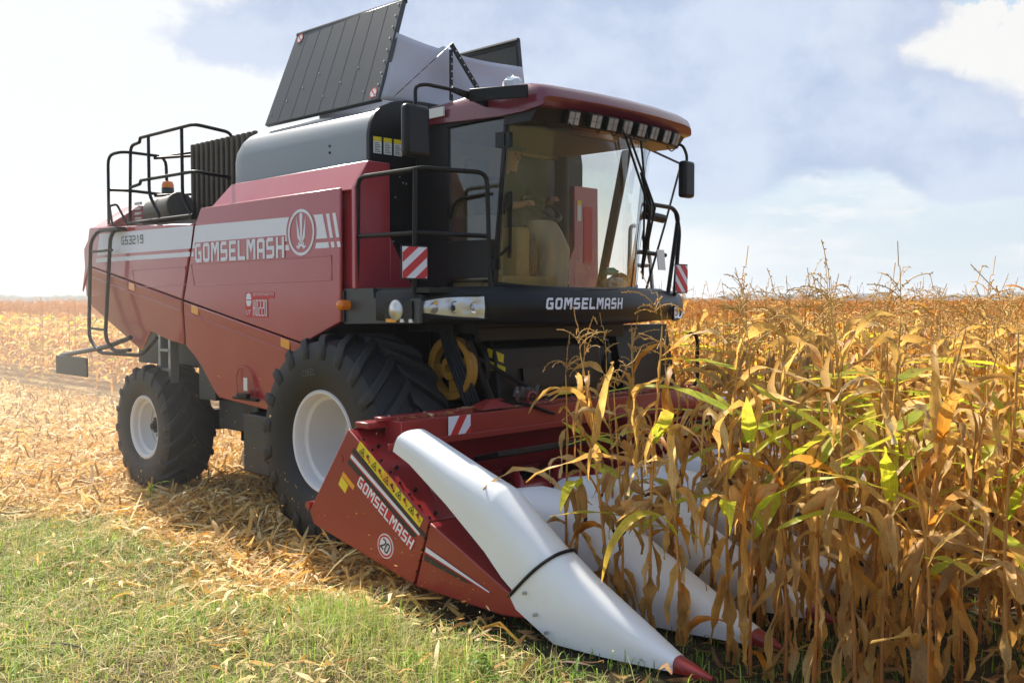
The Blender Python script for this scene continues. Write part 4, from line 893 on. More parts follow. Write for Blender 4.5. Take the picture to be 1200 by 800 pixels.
# snouts
def sring(x, y, w_, zb, zt_, tl=0., n=16):
    out = [(x, y - w_ * .96, zb), ]
    h = zt_ - zb
    for k in range(n + 1):
        a = math.pi - math.pi * k / n
        out.append((x, y + w_ * math.copysign(abs(math.cos(a)) ** .75, math.cos(a)), zb + h * (.42 + .58 * math.sin(a) ** .85)))
    out.append((x, y + w_ * .96, zb)); return [(a + tl * (c_ - zt_), b_, c_) for a, b_, c_ in out]
for k in range(7):
    y = -2.1 + .7 * k
    if k in (0, 6):
        s = -1 if k == 0 else 1
        hoodr = [(1.62, y, .140, 1.10, 1.19, .5), (1.64, y, .155, 1.05, 1.205, .5), (1.80, y, .158, .98, 1.155, .3), (2.20, y, .165, .75, 1.025, .2), (2.585, y, .172, .51, .905, .2), (2.615, y, .172, .49, .888, .2), (2.90, y, .172, .35, .69, .6), (3.12, y, .170, .26, .535, 1.05)]
        nose = [(3.11, y, .180, .245, .56, 1.05), (3.16, y, .180, .17, .53, .9), (3.30, y, .168, .02, .445, .35), (3.55, y, .132, .022, .32, .1), (3.78, y, .100, .03, .205), (3.97, y, .062, .035, .115)]
        tip = [(3.95, y, .060, .03, .12), (4.08, y, .045, .03, .085), (4.20, y, .012, .03, .05)]
    else:
        hoodr = [(1.80, y, .10, .42, .60), (1.9, y, .20, .36, .70), (2.2, y, .24, .34, .76), (2.7, y, .25, .27, .74), (2.95, y, .245, .20, .66), (3.18, y, .22, .16, .52)]
        nose = [(3.15, y, .225, .05, .545), (3.3, y, .21, .03, .47), (3.6, y, .165, .03, .335), (3.9, y, .105, .035, .195), (4.06, y, .07, .04, .125)]
        tip = [(4.04, y, .068, .035, .13), (4.14, y, .05, .035, .10), (4.24, y, .015, .035, .06)]
    hd = MB().loft([sring(*q) for q in hoodr]).build('divider_hood', 'white_plastic', hdr, smooth=40)
    ns = MB().loft([sring(*q) for q in nose]).build('divider_nose', 'white_plastic', hdr, smooth=40)
    MB().loft([sring(*q) for q in tip]).build('divider_tip', 'red_header', hdr, smooth=40)
    if k == 0:
        r_ = sring(3.115, y, .186, .25, .566, 1.05); MB().tube(r_, .012, 6, closed=True).build('rubber_strap', 'black_plastic', hdr)
        for x, z in ((2.93, .30), (3.02, .18), (3.12, .09)): MB().cyl((x, y - .18, z), (x, y - .203, z), .012, 8).build('bolt', 'steel', hdr)

# ================================================================== driver and things in the cab
def skin_body(name, joints, edges, mat_fn, mats, sub=2):
    me = bpy.data.meshes.new(name); me.from_pydata([j[:3] for j in joints], edges, []); ob = bpy.data.objects.new(name, me); COL.objects.link(ob)
    sk = ob.modifiers.new('k', 'SKIN'); sk.use_smooth_shade = True
    for i, j in enumerate(joints): me.skin_vertices[0].data[i].radius = (j[3], j[4] if len(j) > 4 else j[3])
    me.skin_vertices[0].data[0].use_root = True
    sb = ob.modifiers.new('b', 'SUBSURF'); sb.levels = sub; sb.render_levels = sub
    dg = bpy.context.evaluated_depsgraph_get(); m2 = bpy.data.meshes.new_from_object(ob.evaluated_get(dg)); m2.name = name
    ob.modifiers.clear(); ob.data = m2
    m2.materials.clear()
    for q in mats: m2.materials.append(M[q])
    for p in m2.polygons: p.material_index = mat_fn(p.center)
    m2.shade_smooth(); return ob
pj = [(.66, -.10, 2.80, .15, .12), (.62, -.10, 3.0, .155, .11), (.63, -.11, 3.22, .17, .11), (.66, -.11, 3.33, .075, .07), (.69, -.12, 3.42, .062, .062), (.71, -.12, 3.50, .085, .08), (.70, -.12, 3.58, .075, .075),
      (.64, -.31, 3.20, .065, .065), (.80, -.38, 3.00, .05, .05), (.93, -.26, 3.02, .034, .034), (1.0, -.215, 3.04, .034, .02),
      (.64, .09, 3.20, .065, .065), (.82, .20, 3.05, .05, .05), (.93, .16, 3.08, .034, .034), (.99, .13, 3.10, .034, .02),
      (.72, -.22, 2.78, .09, .09), (1.05, -.24, 2.72, .065, .065), (1.08, -.26, 2.32, .045, .045), (1.20, -.26, 2.27, .04, .03),
      (.72, .02, 2.78, .09, .09), (1.02, .14, 2.72, .065, .065), (1.0, .20, 2.32, .045, .045), (1.12, .22, 2.27, .04, .03)]
pe = [(0, 1), (1, 2), (2, 3), (3, 4), (4, 5), (5, 6), (2, 7), (7, 8), (8, 9), (9, 10), (2, 11), (11, 12), (12, 13), (13, 14), (0, 15), (15, 16), (16, 17), (17, 18), (0, 19), (19, 20), (20, 21), (21, 22)]
# fingers curled over the steering wheel rim
for hand, sgn in ((10, 1), (14, -1)):
    hx, hy, hz = pj[hand][:3]
    for k in range(4):
        o = len(pj); dy = (-.026 + .017 * k) * 1.0
        pj += [(hx + .035, hy + dy, hz + .012, .010), (hx + .058 - .003 * abs(k - 1), hy + dy, hz - .010, .009), (hx + .045, hy + dy, hz - .030, .008)]
        pe += [(hand, o), (o, o + 1), (o + 1, o + 2)]
    o = len(pj); pj += [(hx + .005, hy + sgn * .035, hz - .012, .011), (hx + .030, hy + sgn * .045, hz - .025, .009)]; pe += [(hand, o), (o, o + 1)]
def pmat(c):
    if c.z > 3.345: return 0
    if c.x > .90 and c.z > 2.95: return 0
    if c.z > 2.86 : return 1
    return 2
P_ = skin_body('person', pj, pe, pmat, ['skin', 'shirt', 'trousers'])
tag(P_, 'driver in a dark green shirt seated in the cab with hands on the steering wheel', 'person')
cp = MB().lathe([(.088, -.01), (.092, .03), (.08, .075), (.045, .10), (.0001, .108)], (.705, -.12, 3.545), 'z', 20).prism([(.78, -.18, 3.545), (.87, -.16, 3.54), (.88, -.12, 3.54), (.87, -.08, 3.54), (.78, -.06, 3.545)], (0, 0, .012)).build('cap', 'cap', P_)
fc = MB().ball((.795, -.12, 3.475), .018, 6, sc_=(1, .8, 1.3)).build('nose', 'skin', P_)
MB().ball((.784, -.155, 3.505), .011, 6).ball((.784, -.085, 3.505), .011, 6).build('eye', 'decal_black', P_)
MB().box((.782, -.12, 3.435), (.01, .045, .008)).build('mouth', 'rag', P_)
MB().ball((.70, -.205, 3.49), .026, 6, sc_=(.8, .4, 1.2)).ball((.70, -.035, 3.49), .026, 6, sc_=(.8, .4, 1.2)).build('ear', 'skin', P_)
random.seed(8)
def lump(name, c, r, mat, sc_, n=10, amp=.35):
    m = MB().ball(c, r, n, sc_=sc_)
    m.v = [tuple(Vector(c) + (Vector(v) - Vector(c)) * (1 + amp * (random.random() - .5))) for v in m.v]
    return m.build(name, mat)
tag(lump('plastic_bag', (1.50, .42, 2.30), .10, 'plastic_bag', (1.1, 1.3, .6)), 'crumpled clear plastic bag lying behind the windscreen above the bumper lettering', 'bag')
tag(lump('cloth_rag', (1.42, .60, 2.33), .09, 'rag', (1, 1.1, .8)), 'crumpled brown rag lying in the windscreen corner beside the open door', 'rag')
b = MB().lathe([(.0001, 0), (.035, .002), (.036, .12), (.034, .13), (.014, .17), (.014, .19), (.0001, .191)], (0, 0, 0), 'x', 16)
b.v = [(1.44 + y * .6, .36 + x, 2.42 + z) for x, y, z in b.v]; tag(b.build('bottle', 'green_bottle'), 'small green bottle lying on the plastic bag behind the windscreen', 'bottle')
tag(lump('plastic_bag', (1.45, -.88, 3.925), .09, 'plastic_bag', (.9, 1.0, .75)), 'crumpled clear plastic bag caught on the edge of the cab roof', 'bag')
# ================================================================== field
rng = np.random.default_rng(7)
def np_mesh(name, V, Q, Cc, mat, smooth=True):
    V = np.asarray(V, np.float32); Q = np.asarray(Q, np.int32)
    me = bpy.data.meshes.new(name); me.vertices.add(len(V)); me.vertices.foreach_set('co', V.ravel())
    me.loops.add(Q.size); me.loops.foreach_set('vertex_index', Q.ravel()); me.polygons.add(len(Q))
    me.polygons.foreach_set('loop_start', np.arange(0, Q.size, Q.shape[1], dtype=np.int32)); 
    if smooth: me.polygons.foreach_set('use_smooth', np.ones(len(Q), bool))
    a = me.color_attributes.new('Col', 'FLOAT_COLOR', 'POINT')
    c = np.ones((len(V), 4), np.float32); Cc = np.asarray(Cc); c[:, :(Cc.shape[1] if Cc.ndim == 2 else 3)] = Cc; a.data.foreach_set('color', c.ravel())
    me.materials.append(M[mat]); me.update(calc_edges=True); me.validate()
    return me
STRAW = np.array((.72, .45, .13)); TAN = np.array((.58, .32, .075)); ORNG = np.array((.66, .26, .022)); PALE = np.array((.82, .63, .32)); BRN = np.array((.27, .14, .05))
DRYG = np.array((.56, .45, .22)); G1_ = np.array((.20, .36, .045)); G2_ = np.array((.32, .46, .075)); G3_ = np.array((.13, .20, .035)); G4_ = np.array((.50, .50, .17))
YGRN = np.array((.50, .62, .035)); GRN = np.array((.16, .38, .03)); YEL = np.array((.70, .55, .05))
class QM:
    def __init__(s): s.V = []; s.Q = []; s.C = []; s.n = 0
    def add(s, V, Q, C):
        C = np.asarray(C)
        if C.shape[1] == 3: C = np.concatenate([C, np.full((len(C), 1), .25)], 1)
        s.V.append(np.asarray(V)); s.Q.append(np.asarray(Q) + s.n); s.C.append(np.asarray(C)); s.n += len(V)
    def out(s): return np.concatenate(s.V), np.concatenate(s.Q), np.concatenate(s.C)
def ribbon(q, p0, az, el0, length, width, droop, rg, nseg=9, fold=.35, twist=0., colA=STRAW, colB=TAN, edge=None, wav=.012, stiff=0., curl=.25):
    t = np.linspace(0, 1, nseg + 1)
    el = el0 - droop * np.clip((t - stiff) / (1 - stiff), 0, 1) ** .8; az_ = az + curl * (t ** 2) * rg.normal() + .10 * np.cumsum(rg.normal(size=nseg + 1))
    el = np.maximum(el + .10 * np.cumsum(rg.normal(size=nseg + 1)) * (droop > 1), -1.62)
    d = np.stack([np.cos(el) * np.cos(az_), np.cos(el) * np.sin(az_), np.sin(el)], 1)
    P = np.array(p0) + np.concatenate([np.zeros((1, 3)), np.cumsum((d[:-1] + d[1:]) / 2 * length / nseg, 0)])
    sd = np.stack([-np.sin(az_), np.cos(az_), np.zeros_like(t)], 1); nn = np.cross(d, sd)
    tw = twist * t ** 1.5 + .15 * rg.normal() * np.sin(t * 5 + rg.random() * 6)
    sd2 = sd * np.cos(tw)[:, None] + nn * np.sin(tw)[:, None]; nn2 = -sd * np.sin(tw)[:, None] + nn * np.cos(tw)[:, None]
    wv = width * np.minimum(1, .45 + 3 * t) * np.clip(1 - t ** 2.2, .03, 1)
    fo = fold * (1 + .4 * rg.normal(size=nseg + 1) * (wav > .01)); fo = np.clip(fo, .05, 1.3)
    w1 = wav * np.sin(t * (9 + 7 * rg.random()) + rg.random() * 6); w2 = wav * np.sin(t * (9 + 7 * rg.random()) + rg.random() * 6)
    Lp = P + sd2 * (wv * np.cos(fo))[:, None] * .5 + nn2 * (wv * np.sin(fo) * .5 + w1)[:, None]
    Rp = P - sd2 * (wv * np.cos(fo))[:, None] * .5 + nn2 * (wv * np.sin(fo) * .5 + w2)[:, None]
    V = np.stack([Lp, P, Rp], 1).reshape(-1, 3)
    Q = [(3 * i + j, 3 * i + j + 1, 3 * i + j + 4, 3 * i + j + 3) for i in range(nseg) for j in (0, 1)]
    col = np.array(colA)[None] * (1 - t[:, None]) + np.array(colB)[None] * t[:, None]
    col = col * (1 + .10 * rg.normal(size=(nseg + 1, 1)))
    ce = col if edge is None else col * .45 + np.array(edge) * .55
    C = np.clip(np.stack([ce, col, ce], 1).reshape(-1, 3), .01, .95); al = np.tile(np.array([0, .5, 1.]), nseg + 1)[:, None]
    q.add(V, Q, np.concatenate([C, al], 1)); return P
def ntube(q, P, r, cA, cB, n=5):
    P = np.asarray(P, float); N = len(P); r = np.broadcast_to(r, (N,)); T = np.gradient(P, axis=0); T /= np.linalg.norm(T, axis=1)[:, None] + 1e-9
    up = np.where(np.abs(T[:, 2:3]) < .9, [[0, 0, 1.]], [[1., 0, 0]]); U = np.cross(T, up); U /= np.linalg.norm(U, axis=1)[:, None] + 1e-9; W = np.cross(T, U)
    a = np.arange(n) * 2 * np.pi / n
    V = (P[:, None] + (U[:, None] * np.cos(a)[None, :, None] + W[:, None] * np.sin(a)[None, :, None]) * r[:, None, None]).reshape(-1, 3)
    Q = [(i * n + k, i * n + (k + 1) % n, (i + 1) * n + (k + 1) % n, (i + 1) * n + k) for i in range(N - 1) for k in range(n)]
    t = np.linspace(0, 1, N)[:, None]; C = np.repeat(np.array(cA) * (1 - t) + np.array(cB) * t, n, 0)
    q.add(V, Q, C)
def corn(seed, green, sparse=False):
    rg = np.random.default_rng(seed); Hs = rg.uniform(1.74, 2.00); lean = rg.normal(size=2) * .05; az0 = rg.uniform(0, 6.28)
    def sp(z): f = z / Hs; return np.array([lean[0] * f * f * Hs + .008 * np.sin(9 * f), lean[1] * f * f * Hs + .008 * np.cos(7 * f), z])
    st, dl, ta, ea = QM(), QM(), QM(), QM()
    zs = np.linspace(-.03, Hs, 15)
    ntube(st, [sp(z) for z in zs], np.linspace(.0115, .004, 15) * (1 + .14 * (np.arange(15) % 2)), BRN * .55 + np.array((.34, .10, .02)), TAN * .6 + STRAW * .35, 6)
    nl = rg.integers(13, 17); ear_z = rg.uniform(.85, 1.12)
    for i in range(nl):
        f = i / (nl - 1)
        if sparse and f > .5 and rg.random() < .55: continue
        z = .14 + f * (Hs - .32) + rg.normal() * .02; az = az0 + math.pi * i + rg.normal() * .6
        L = rg.uniform(.55, .90) * (1 - .30 * max(0, f - .55) / .45) * (.75 + .5 * min(f, .5)); wd = rg.uniform(.055, .118) * (1 - .22 * f)
        isg = green and (.38 < f < .93) and rg.random() < green
        if isg:
            m = rg.random(); cA = GRN * .45 + YGRN * .55 if m < .6 else YGRN * .65 + YEL * .35; cB = YGRN * .4 + YEL * .6 if rg.random() < .55 else ORNG * .5 + STRAW * .5
            ribbon(dl, sp(z), az, rg.uniform(.1, .95), L * 1.08, max(wd, .085) * 1.05, rg.choice([.3, .6, 1.0, 1.7]) * rg.uniform(.8, 1.2), rg, 10, .25, rg.normal() * .6, cA, cB, YEL * .6 + YGRN * .4, .006, .1, .15)
        else:
            c = [STRAW, TAN, ORNG, PALE, TAN * .55 + BRN * .45, STRAW * .6 + ORNG * .4][rg.choice(6, p=[.24, .24, .16, .10, .12, .14])]
            if f < .45 and rg.random() < .7: c = c * .55 + BRN * .45  # lower leaves browner: partly age, mostly canopy shade mixed into the colour
            c2 = [STRAW, TAN, PALE, BRN][rg.choice(4, p=[.35, .35, .15, .15])]
            low = f < .5
            wd *= .82 if not low else .95
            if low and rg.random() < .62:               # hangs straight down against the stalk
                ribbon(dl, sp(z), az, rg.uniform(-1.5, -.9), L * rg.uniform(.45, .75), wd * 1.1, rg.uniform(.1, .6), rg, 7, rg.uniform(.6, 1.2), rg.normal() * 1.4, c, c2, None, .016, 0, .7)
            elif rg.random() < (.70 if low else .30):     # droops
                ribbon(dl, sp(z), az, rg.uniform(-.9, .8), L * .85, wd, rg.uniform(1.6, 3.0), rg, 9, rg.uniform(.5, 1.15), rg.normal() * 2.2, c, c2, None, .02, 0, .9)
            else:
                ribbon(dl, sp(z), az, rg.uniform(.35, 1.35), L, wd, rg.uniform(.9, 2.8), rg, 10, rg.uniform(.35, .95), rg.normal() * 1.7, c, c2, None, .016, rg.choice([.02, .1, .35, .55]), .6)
        # the sheath round the stalk
        ribbon(dl, sp(max(0, z - .13)), az, 1.5, .15, .035, .0, rg, 3, 1.1, 0, TAN, STRAW, None, 0)
    # tassel
    top = sp(Hs); n = rg.integers(4, 9); ln = rg.normal(size=2) * .10
    P = [top + np.array([ln[0] * t * t, ln[1] * t * t, t * .42 - .14 * t ** 3 * abs(rg.normal())]) for t in np.linspace(0, 1, 7)]
    cT = TAN * .75 + STRAW * .22; brs = [P]
    for b in range(n):
        a = rg.uniform(0, 6.28); s0 = .03 + .16 * rg.random(); l = rg.uniform(.14, .25); e0 = rg.uniform(.5, 1.2); dr = rg.uniform(.6, 2.2)
        p = [P[0] * (1 - s0 / .42) + P[-1] * (s0 / .42)]
        for k in range(6): e = e0 - dr * k / 6; p.append(p[-1] + np.array([math.cos(e) * math.cos(a), math.cos(e) * math.sin(a), math.sin(e)]) * l / 6)
        brs.append(p)
    for p in brs:
        ntube(ta, p, .0027, cT, cT * 1.1, 3); p = np.asarray(p)
        for k in range(16):                              # spikelets
            u = rg.uniform(.15, 1) * (len(p) - 1.001); i = int(u); c = p[i] + (p[i + 1] - p[i]) * (u - i); d = rg.normal(size=3); d /= np.linalg.norm(d); e = rg.normal(size=3); e = np.cross(d, e); e /= np.linalg.norm(e)
            s = .014; ta.add([c, c + d * s * .5 + e * s * .28, c + d * s, c + d * s * .5 - e * s * .28], [(0, 1, 2, 3)], np.tile(cT * rg.uniform(.8, 1.35), (4, 1)))
    # ear in its husk
    az = az0 + rg.uniform(0, 6.28); e0 = rg.choice([-1.25, -.9, -.4, .9]) + rg.normal() * .15; d = np.array([math.cos(az) * math.cos(e0), math.sin(az) * math.cos(e0), math.sin(e0)])
    b0 = sp(ear_z) + np.array([math.cos(az), math.sin(az), 0]) * .02; l = rg.uniform(.21, .28)
    ntube(ea, [b0 + d * l * t for t in np.linspace(0, 1, 8)], np.array([.012, .028, .035, .036, .034, .029, .020, .006]), PALE * .6 + TAN * .4, STRAW * .6 + TAN * .4, 7)
    ntube(ea, [b0 + d * (l + .035 * t) for t in np.linspace(-.2, 1, 4)], np.array([.010, .013, .011, .004]), BRN * .25, BRN * .15, 5)
    for k in range(4):
        ribbon(ea, b0 + d * .01, az + rg.normal() * .8, e0 + rg.normal() * .25, l * rg.uniform(.9, 1.35), .065, rg.uniform(-.2, .9), rg, 5, .7, rg.normal() * .4, PALE * .5 + STRAW * .5, TAN, None, .008)
    return [x.out() for x in (st, dl, ta, ea)]
NP = 18
GR = [.5, .4, .4, .3, .35, 0, .35, 0, .25, 0, 0, .25, .2, 0, 0, 0, 0, .25]
protos = [corn(100 + i, GR[i]) for i in range(NP)] + [corn(200 + i, .45, True) for i in range(4)]
pmesh = []
for i, p in enumerate(protos):
    pmesh.append([np_mesh(nm, *q, mt) for nm, q, mt in zip(('stalk', 'foliage', 'tassel', 'ear'), p, ('corn_stalk', 'corn_leaf', 'corn_stalk', 'corn_leaf'))])
# where the plants stand: rows 0.7 m apart along the driving direction, the header's swath already cut
camp = np.array((7.163, -6.746)); vd = np.array((-.698, .716)); vr = np.array((.716, .698))
pts = []
for r_ in range(0, 180):
    y = -1.75 + .7 * r_
    sp_ = .185
    xs = np.arange(-62 if r_ < 60 else -90, 40, sp_); xs = xs + rng.normal(size=len(xs)) * .045; ys = y + rng.normal(size=len(xs)) * .045
    if y < 2.3: ok = xs > 2.45 + (.12 if r_ == 0 else .1 * rng.random())
    else: ok = np.ones(len(xs), bool)
    ok &= rng.random(len(xs)) < (.5 if 2.3 < y < 3.8 and r_ > 4 else 1) + (xs > -9) * .93
    ok &= rng.random(len(xs)) < .95
    pts.append(np.stack([xs, ys], 1)[ok])
pts = np.concatenate(pts)
rel = pts - camp; dep = rel @ vd; lat = rel @ vr
vis = (dep > .6) & (np.abs(lat) < dep * .545 + .8) & (dep < 110)
pts, dep, lat = pts[vis], dep[vis], lat[vis]
# cover seen from the camera through the machine is left out: nothing of it shows
px = lat / dep
hid = (pts[:, 1] > 2.3) & (px > -.24) & (px < -.03) & (dep > 14)
thin = np.ones(len(pts), bool)
d2 = np.hypot(pts[:, 0] - camp[0], pts[:, 1] - camp[1])
inframe = (np.abs(px) < .525)
order = np.argsort(d2 + np.where(inframe, 0, 1e3))
NEAR = order[:300]; rest = np.setdiff1d(np.arange(len(pts)), NEAR)
G1 = 'corn plants standing uncut beside and ahead of the harvester'
special = {0: None}
row0 = sorted([i for i in NEAR if abs(pts[i, 1] + 1.75) < .2], key=lambda i: pts[i, 0])
lab = {}
if len(row0) > 4:
    lab[row0[0]] = 'thin corn plant standing nearest to the big white outer divider, first in its row'
    lab[row0[1]] = 'second corn plant from the white outer divider in the nearest row'
    lab[row0[-1]] = 'large corn plant at the right edge of the picture, nearest to the viewer'
SHOW = [0, 1, 2, 6, 11, 3, 4, 17]
for k, i in enumerate(NEAR):
    x, y = pts[i]; d = d2[i]
    if x < 2.95 and y < -1.3: pi = NP + int(rng.integers(0, 4))
    elif i in row0: pi = [1, 0, 7, 2, 6, 11, 0, 3, 1, 6][row0.index(i) % 10]
    else: pi = int(rng.integers(0, NP)) if d > 8.5 else int(rng.choice(NP, p=np.array([2, 2, 2, 1.4, 1.4, 1.2, 2, 1, 1, 1, 1, 1.6, 1, .8, .8, 1, .8, 1.2]) / np.array([2, 2, 2, 1.4, 1.4, 1.2, 2, 1, 1, 1, 1, 1.6, 1, .8, .8, 1, .8, 1.2]).sum()))
    e = bpy.data.objects.new('corn_plant', None); COL.objects.link(e); e.location = (x, y, 0); e.empty_display_size = .1
    e.rotation_euler = (rng.normal() * .03, rng.normal() * .03, rng.uniform(0, 6.28)); s = rng.uniform(.93, 1.06) * (.90 if x < 3.4 and y < 1.5 else 1.0); e.scale = (s, s, s)
    e['label'] = lab.get(i, 'corn plant with some green leaves above dry ones, in uncut rows beside the harvester' if pi >= NP or GR[pi] > 0 else 'corn plant with only dry tan leaves, in uncut rows beside the harvester'); e['category'] = 'corn plant'; e['group'] = G1 if pi >= NP or GR[pi] > 0 else 'dry corn plants standing uncut among the greener ones'
    for me in pmesh[pi]:
        o = bpy.data.objects.new(me.name.split('.')[0], me); COL.objects.link(o); o.parent = e
# the rest of the crop as one mass
def lod(p, kind):
    st, dl, ta, ea = p
    if kind == 0: return [st, dl, ta, ea]
    return None
def simple(seed, ncl, nseg):
    rg = np.random.default_rng(seed); q = QM(); Hs = rg.uniform(1.70, 1.98); az0 = rg.uniform(0, 6.28)
    ntube(q, [(0, 0, .6), (0, 0, Hs + .12), (rg.normal() * .05, rg.normal() * .05, Hs + .30)], np.array([.012, .007, .005]), TAN, TAN * .9 + BRN * .1, 3)
    for i in range(ncl):
        f = .25 + .75 * i / (ncl - 1); z = f * (Hs - .2); c = [STRAW, TAN, ORNG, PALE, YGRN][rg.choice(5, p=[.34, .22, .09, .22, .13])]
        ribbon(q, (0, 0, z), az0 + math.pi * i + rg.normal() * .5, rg.uniform(.4, 1.1), rg.uniform(.45, .75), rg.uniform(.08, .12), rg.uniform(1.3, 2.6), rg, nseg, .6, rg.normal(), c, TAN, None, .015)
    for b in range(4):
        a = rg.uniform(0, 6.28); p0 = np.array((0, 0, Hs + .08 * b)); ntube(q, [p0, p0 + np.array((math.cos(a) * .08, math.sin(a) * .08, .12)), p0 + np.array((math.cos(a) * .17, math.sin(a) * .17, .13))], .005, TAN, TAN * .9 + STRAW * .2, 3)
    return q.out()
pfull = []
for p in protos:
    q = QM(); [q.add(*x) for x in p]; pfull.append(q.out())
pmid = [simple(300 + i, 8, 5) for i in range(14)]; pfar = [simple(400 + i, 5, 3) for i in range(14)]
def scatter(name, idx, sets, sc0=1.0):
    Vs, Qs, Cs = [], [], []; n = 0; kinds = rng.integers(0, len(sets), len(idx)); rot = rng.uniform(0, 6.28, len(idx)); s = rng.uniform(.93, 1.06, len(idx)) * sc0; br = rng.uniform(.82, 1.15, len(idx))
    for k in range(len(sets)):
        sel = np.where(kinds == k)[0]
        if not len(sel): continue
        V, Q, C = sets[k]; c, s_ = np.cos(rot[sel])[:, None], np.sin(rot[sel])[:, None]; sc_ = s[sel][:, None]
        X = (V[None, :, 0] * c - V[None, :, 1] * s_) * sc_ + pts[idx[sel], 0][:, None]; Y_ = (V[None, :, 0] * s_ + V[None, :, 1] * c) * sc_ + pts[idx[sel], 1][:, None]; Z = V[None, :, 2] * sc_
        Vs.append(np.stack([X, Y_, Z], 2).reshape(-1, 3)); Qs.append((Q[None] + (np.arange(len(sel)) * len(V))[:, None, None]).reshape(-1, 4) + n); Cs.append((C[None] * np.concatenate([np.repeat(br[sel][:, None, None], 3, 2), np.ones((len(sel), 1, 1))], 2)).reshape(-1, 4)); n += len(sel) * len(V)
    return np.concatenate(Vs), np.concatenate(Qs), np.clip(np.concatenate(Cs), 0, 1)
rest = rest[~hid[rest]]
nr = rest[dep[rest] < 15]; md = rest[(dep[rest] >= 15) & (dep[rest] < 34)]; fr = rest[dep[rest] >= 34]
q = QM(); q.add(*scatter('c', nr, pfull, 1.0)); q.add(*scatter('c', md, pmid, .94)); q.add(*scatter('c', fr, pfar, .92))
me = np_mesh('corn_crop', *q.out(), 'corn_leaf'); o = bpy.data.objects.new('corn_crop', me); COL.objects.link(o); o['kind'] = 'stuff'; o['label'] = 'ripe tan corn crop stretching back to the horizon behind the harvester'; o['category'] = 'corn crop'
print('corn', len(NEAR), len(nr), len(md), len(fr), len(me.polygons))

# ------------------------------------------------------------------ ground, stubble, chaff, grass
def ground_mat():
    m, nt, b, o = nodes('ground'); t = nt.nodes.new('ShaderNodeTexCoord'); sp_ = nt.nodes.new('ShaderNodeSeparateXYZ'); nt.links.new(t.outputs['Object'], sp_.inputs[0])
    n1 = _noise(nt, .9, 6); n2 = _noise(nt, 14, 8, .7); n3 = _noise(nt, 60, 4, .6)
    ad = nt.nodes.new('ShaderNodeMath'); ad.operation = 'MULTIPLY_ADD'; nt.links.new(n1, ad.inputs[0]); ad.inputs[1].default_value = 1.4; nt.links.new(sp_.outputs[1], ad.inputs[2])
    straw = _mix(nt, _ramp(nt, n2, .35, .65), (.20, .125, .055), (.50, .36, .17)); straw = _mix(nt, _ramp(nt, n3, .45, .62), straw, (.60, .45, .24))
    earth = _mix(nt, _ramp(nt, n2, .35, .65), (.10, .075, .04), (.24, .19, .09)); earth = _mix(nt, _ramp(nt, n1, .4, .6), earth, (.16, .16, .05))
    c = _mix(nt, _ramp(nt, ad.outputs[0], -2.4, -1.7), earth, straw)
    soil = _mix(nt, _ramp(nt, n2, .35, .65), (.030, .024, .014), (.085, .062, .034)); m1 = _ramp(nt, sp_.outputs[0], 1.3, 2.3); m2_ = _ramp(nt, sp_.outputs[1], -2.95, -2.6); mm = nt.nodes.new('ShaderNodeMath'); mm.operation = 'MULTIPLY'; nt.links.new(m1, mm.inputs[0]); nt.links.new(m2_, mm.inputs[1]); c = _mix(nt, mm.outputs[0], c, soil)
    nt.links.new(c, b.inputs['Base Color']); b.inputs['Roughness'].default_value = .95; b.inputs['Specular IOR Level'].default_value = .1
    bp = nt.nodes.new('ShaderNodeBump'); bp.inputs['Strength'].default_value = .9; bp.inputs['Distance'].default_value = .05; nt.links.new(n2, bp.inputs['Height']); nt.links.new(bp.outputs[0], b.inputs['Normal'])
    M['ground'] = m
ground_mat()
# one sheet, finer near the harvester where it is slightly uneven
def axis(): return np.unique(np.concatenate([np.linspace(-2600, -60, 14), np.linspace(-60, -12, 17), np.linspace(-12, 10, 89), np.linspace(10, 60, 17), np.linspace(60, 2600, 14)]))
gx, gy = axis(), axis(); X, Y_ = np.meshgrid(gx, gy, indexing='ij')
near_ = np.exp(-((X + 1) ** 2 + (Y_ + 1) ** 2) / 200)
def gz(x, y): return .035 * (np.sin(x * 2.1 + 1.3 * np.sin(y * 1.7)) * np.sin(y * 2.6 + .7) + .5 * np.sin(x * 5.3 + y * 3.1)) * np.exp(-((x + 1) ** 2 + (y + 1) ** 2) / 200) - .02
Z = gz(X, Y_); n = len(gy)
V = np.stack([X, Y_, Z], 2).reshape(-1, 3); ii, jj = np.meshgrid(np.arange(len(gx) - 1), np.arange(n - 1), indexing='ij'); b0 = (ii * n + jj).ravel()
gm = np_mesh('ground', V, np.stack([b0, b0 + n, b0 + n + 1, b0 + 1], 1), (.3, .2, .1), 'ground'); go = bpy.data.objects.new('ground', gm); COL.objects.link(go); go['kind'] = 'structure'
def edge_y(x): return -2.74 - .22 * np.sin(x * 1.3 + .5) - .15 * np.sin(x * 3.1) - .12 * np.clip(-x - 1, 0, 20) * .6
def invis(x, y, pad=.0):
    rel = np.stack([x, y], 1) - camp; d = rel @ vd; l = rel @ vr; return (d > 2.2) & (np.abs(l) < d * .53 + .3)
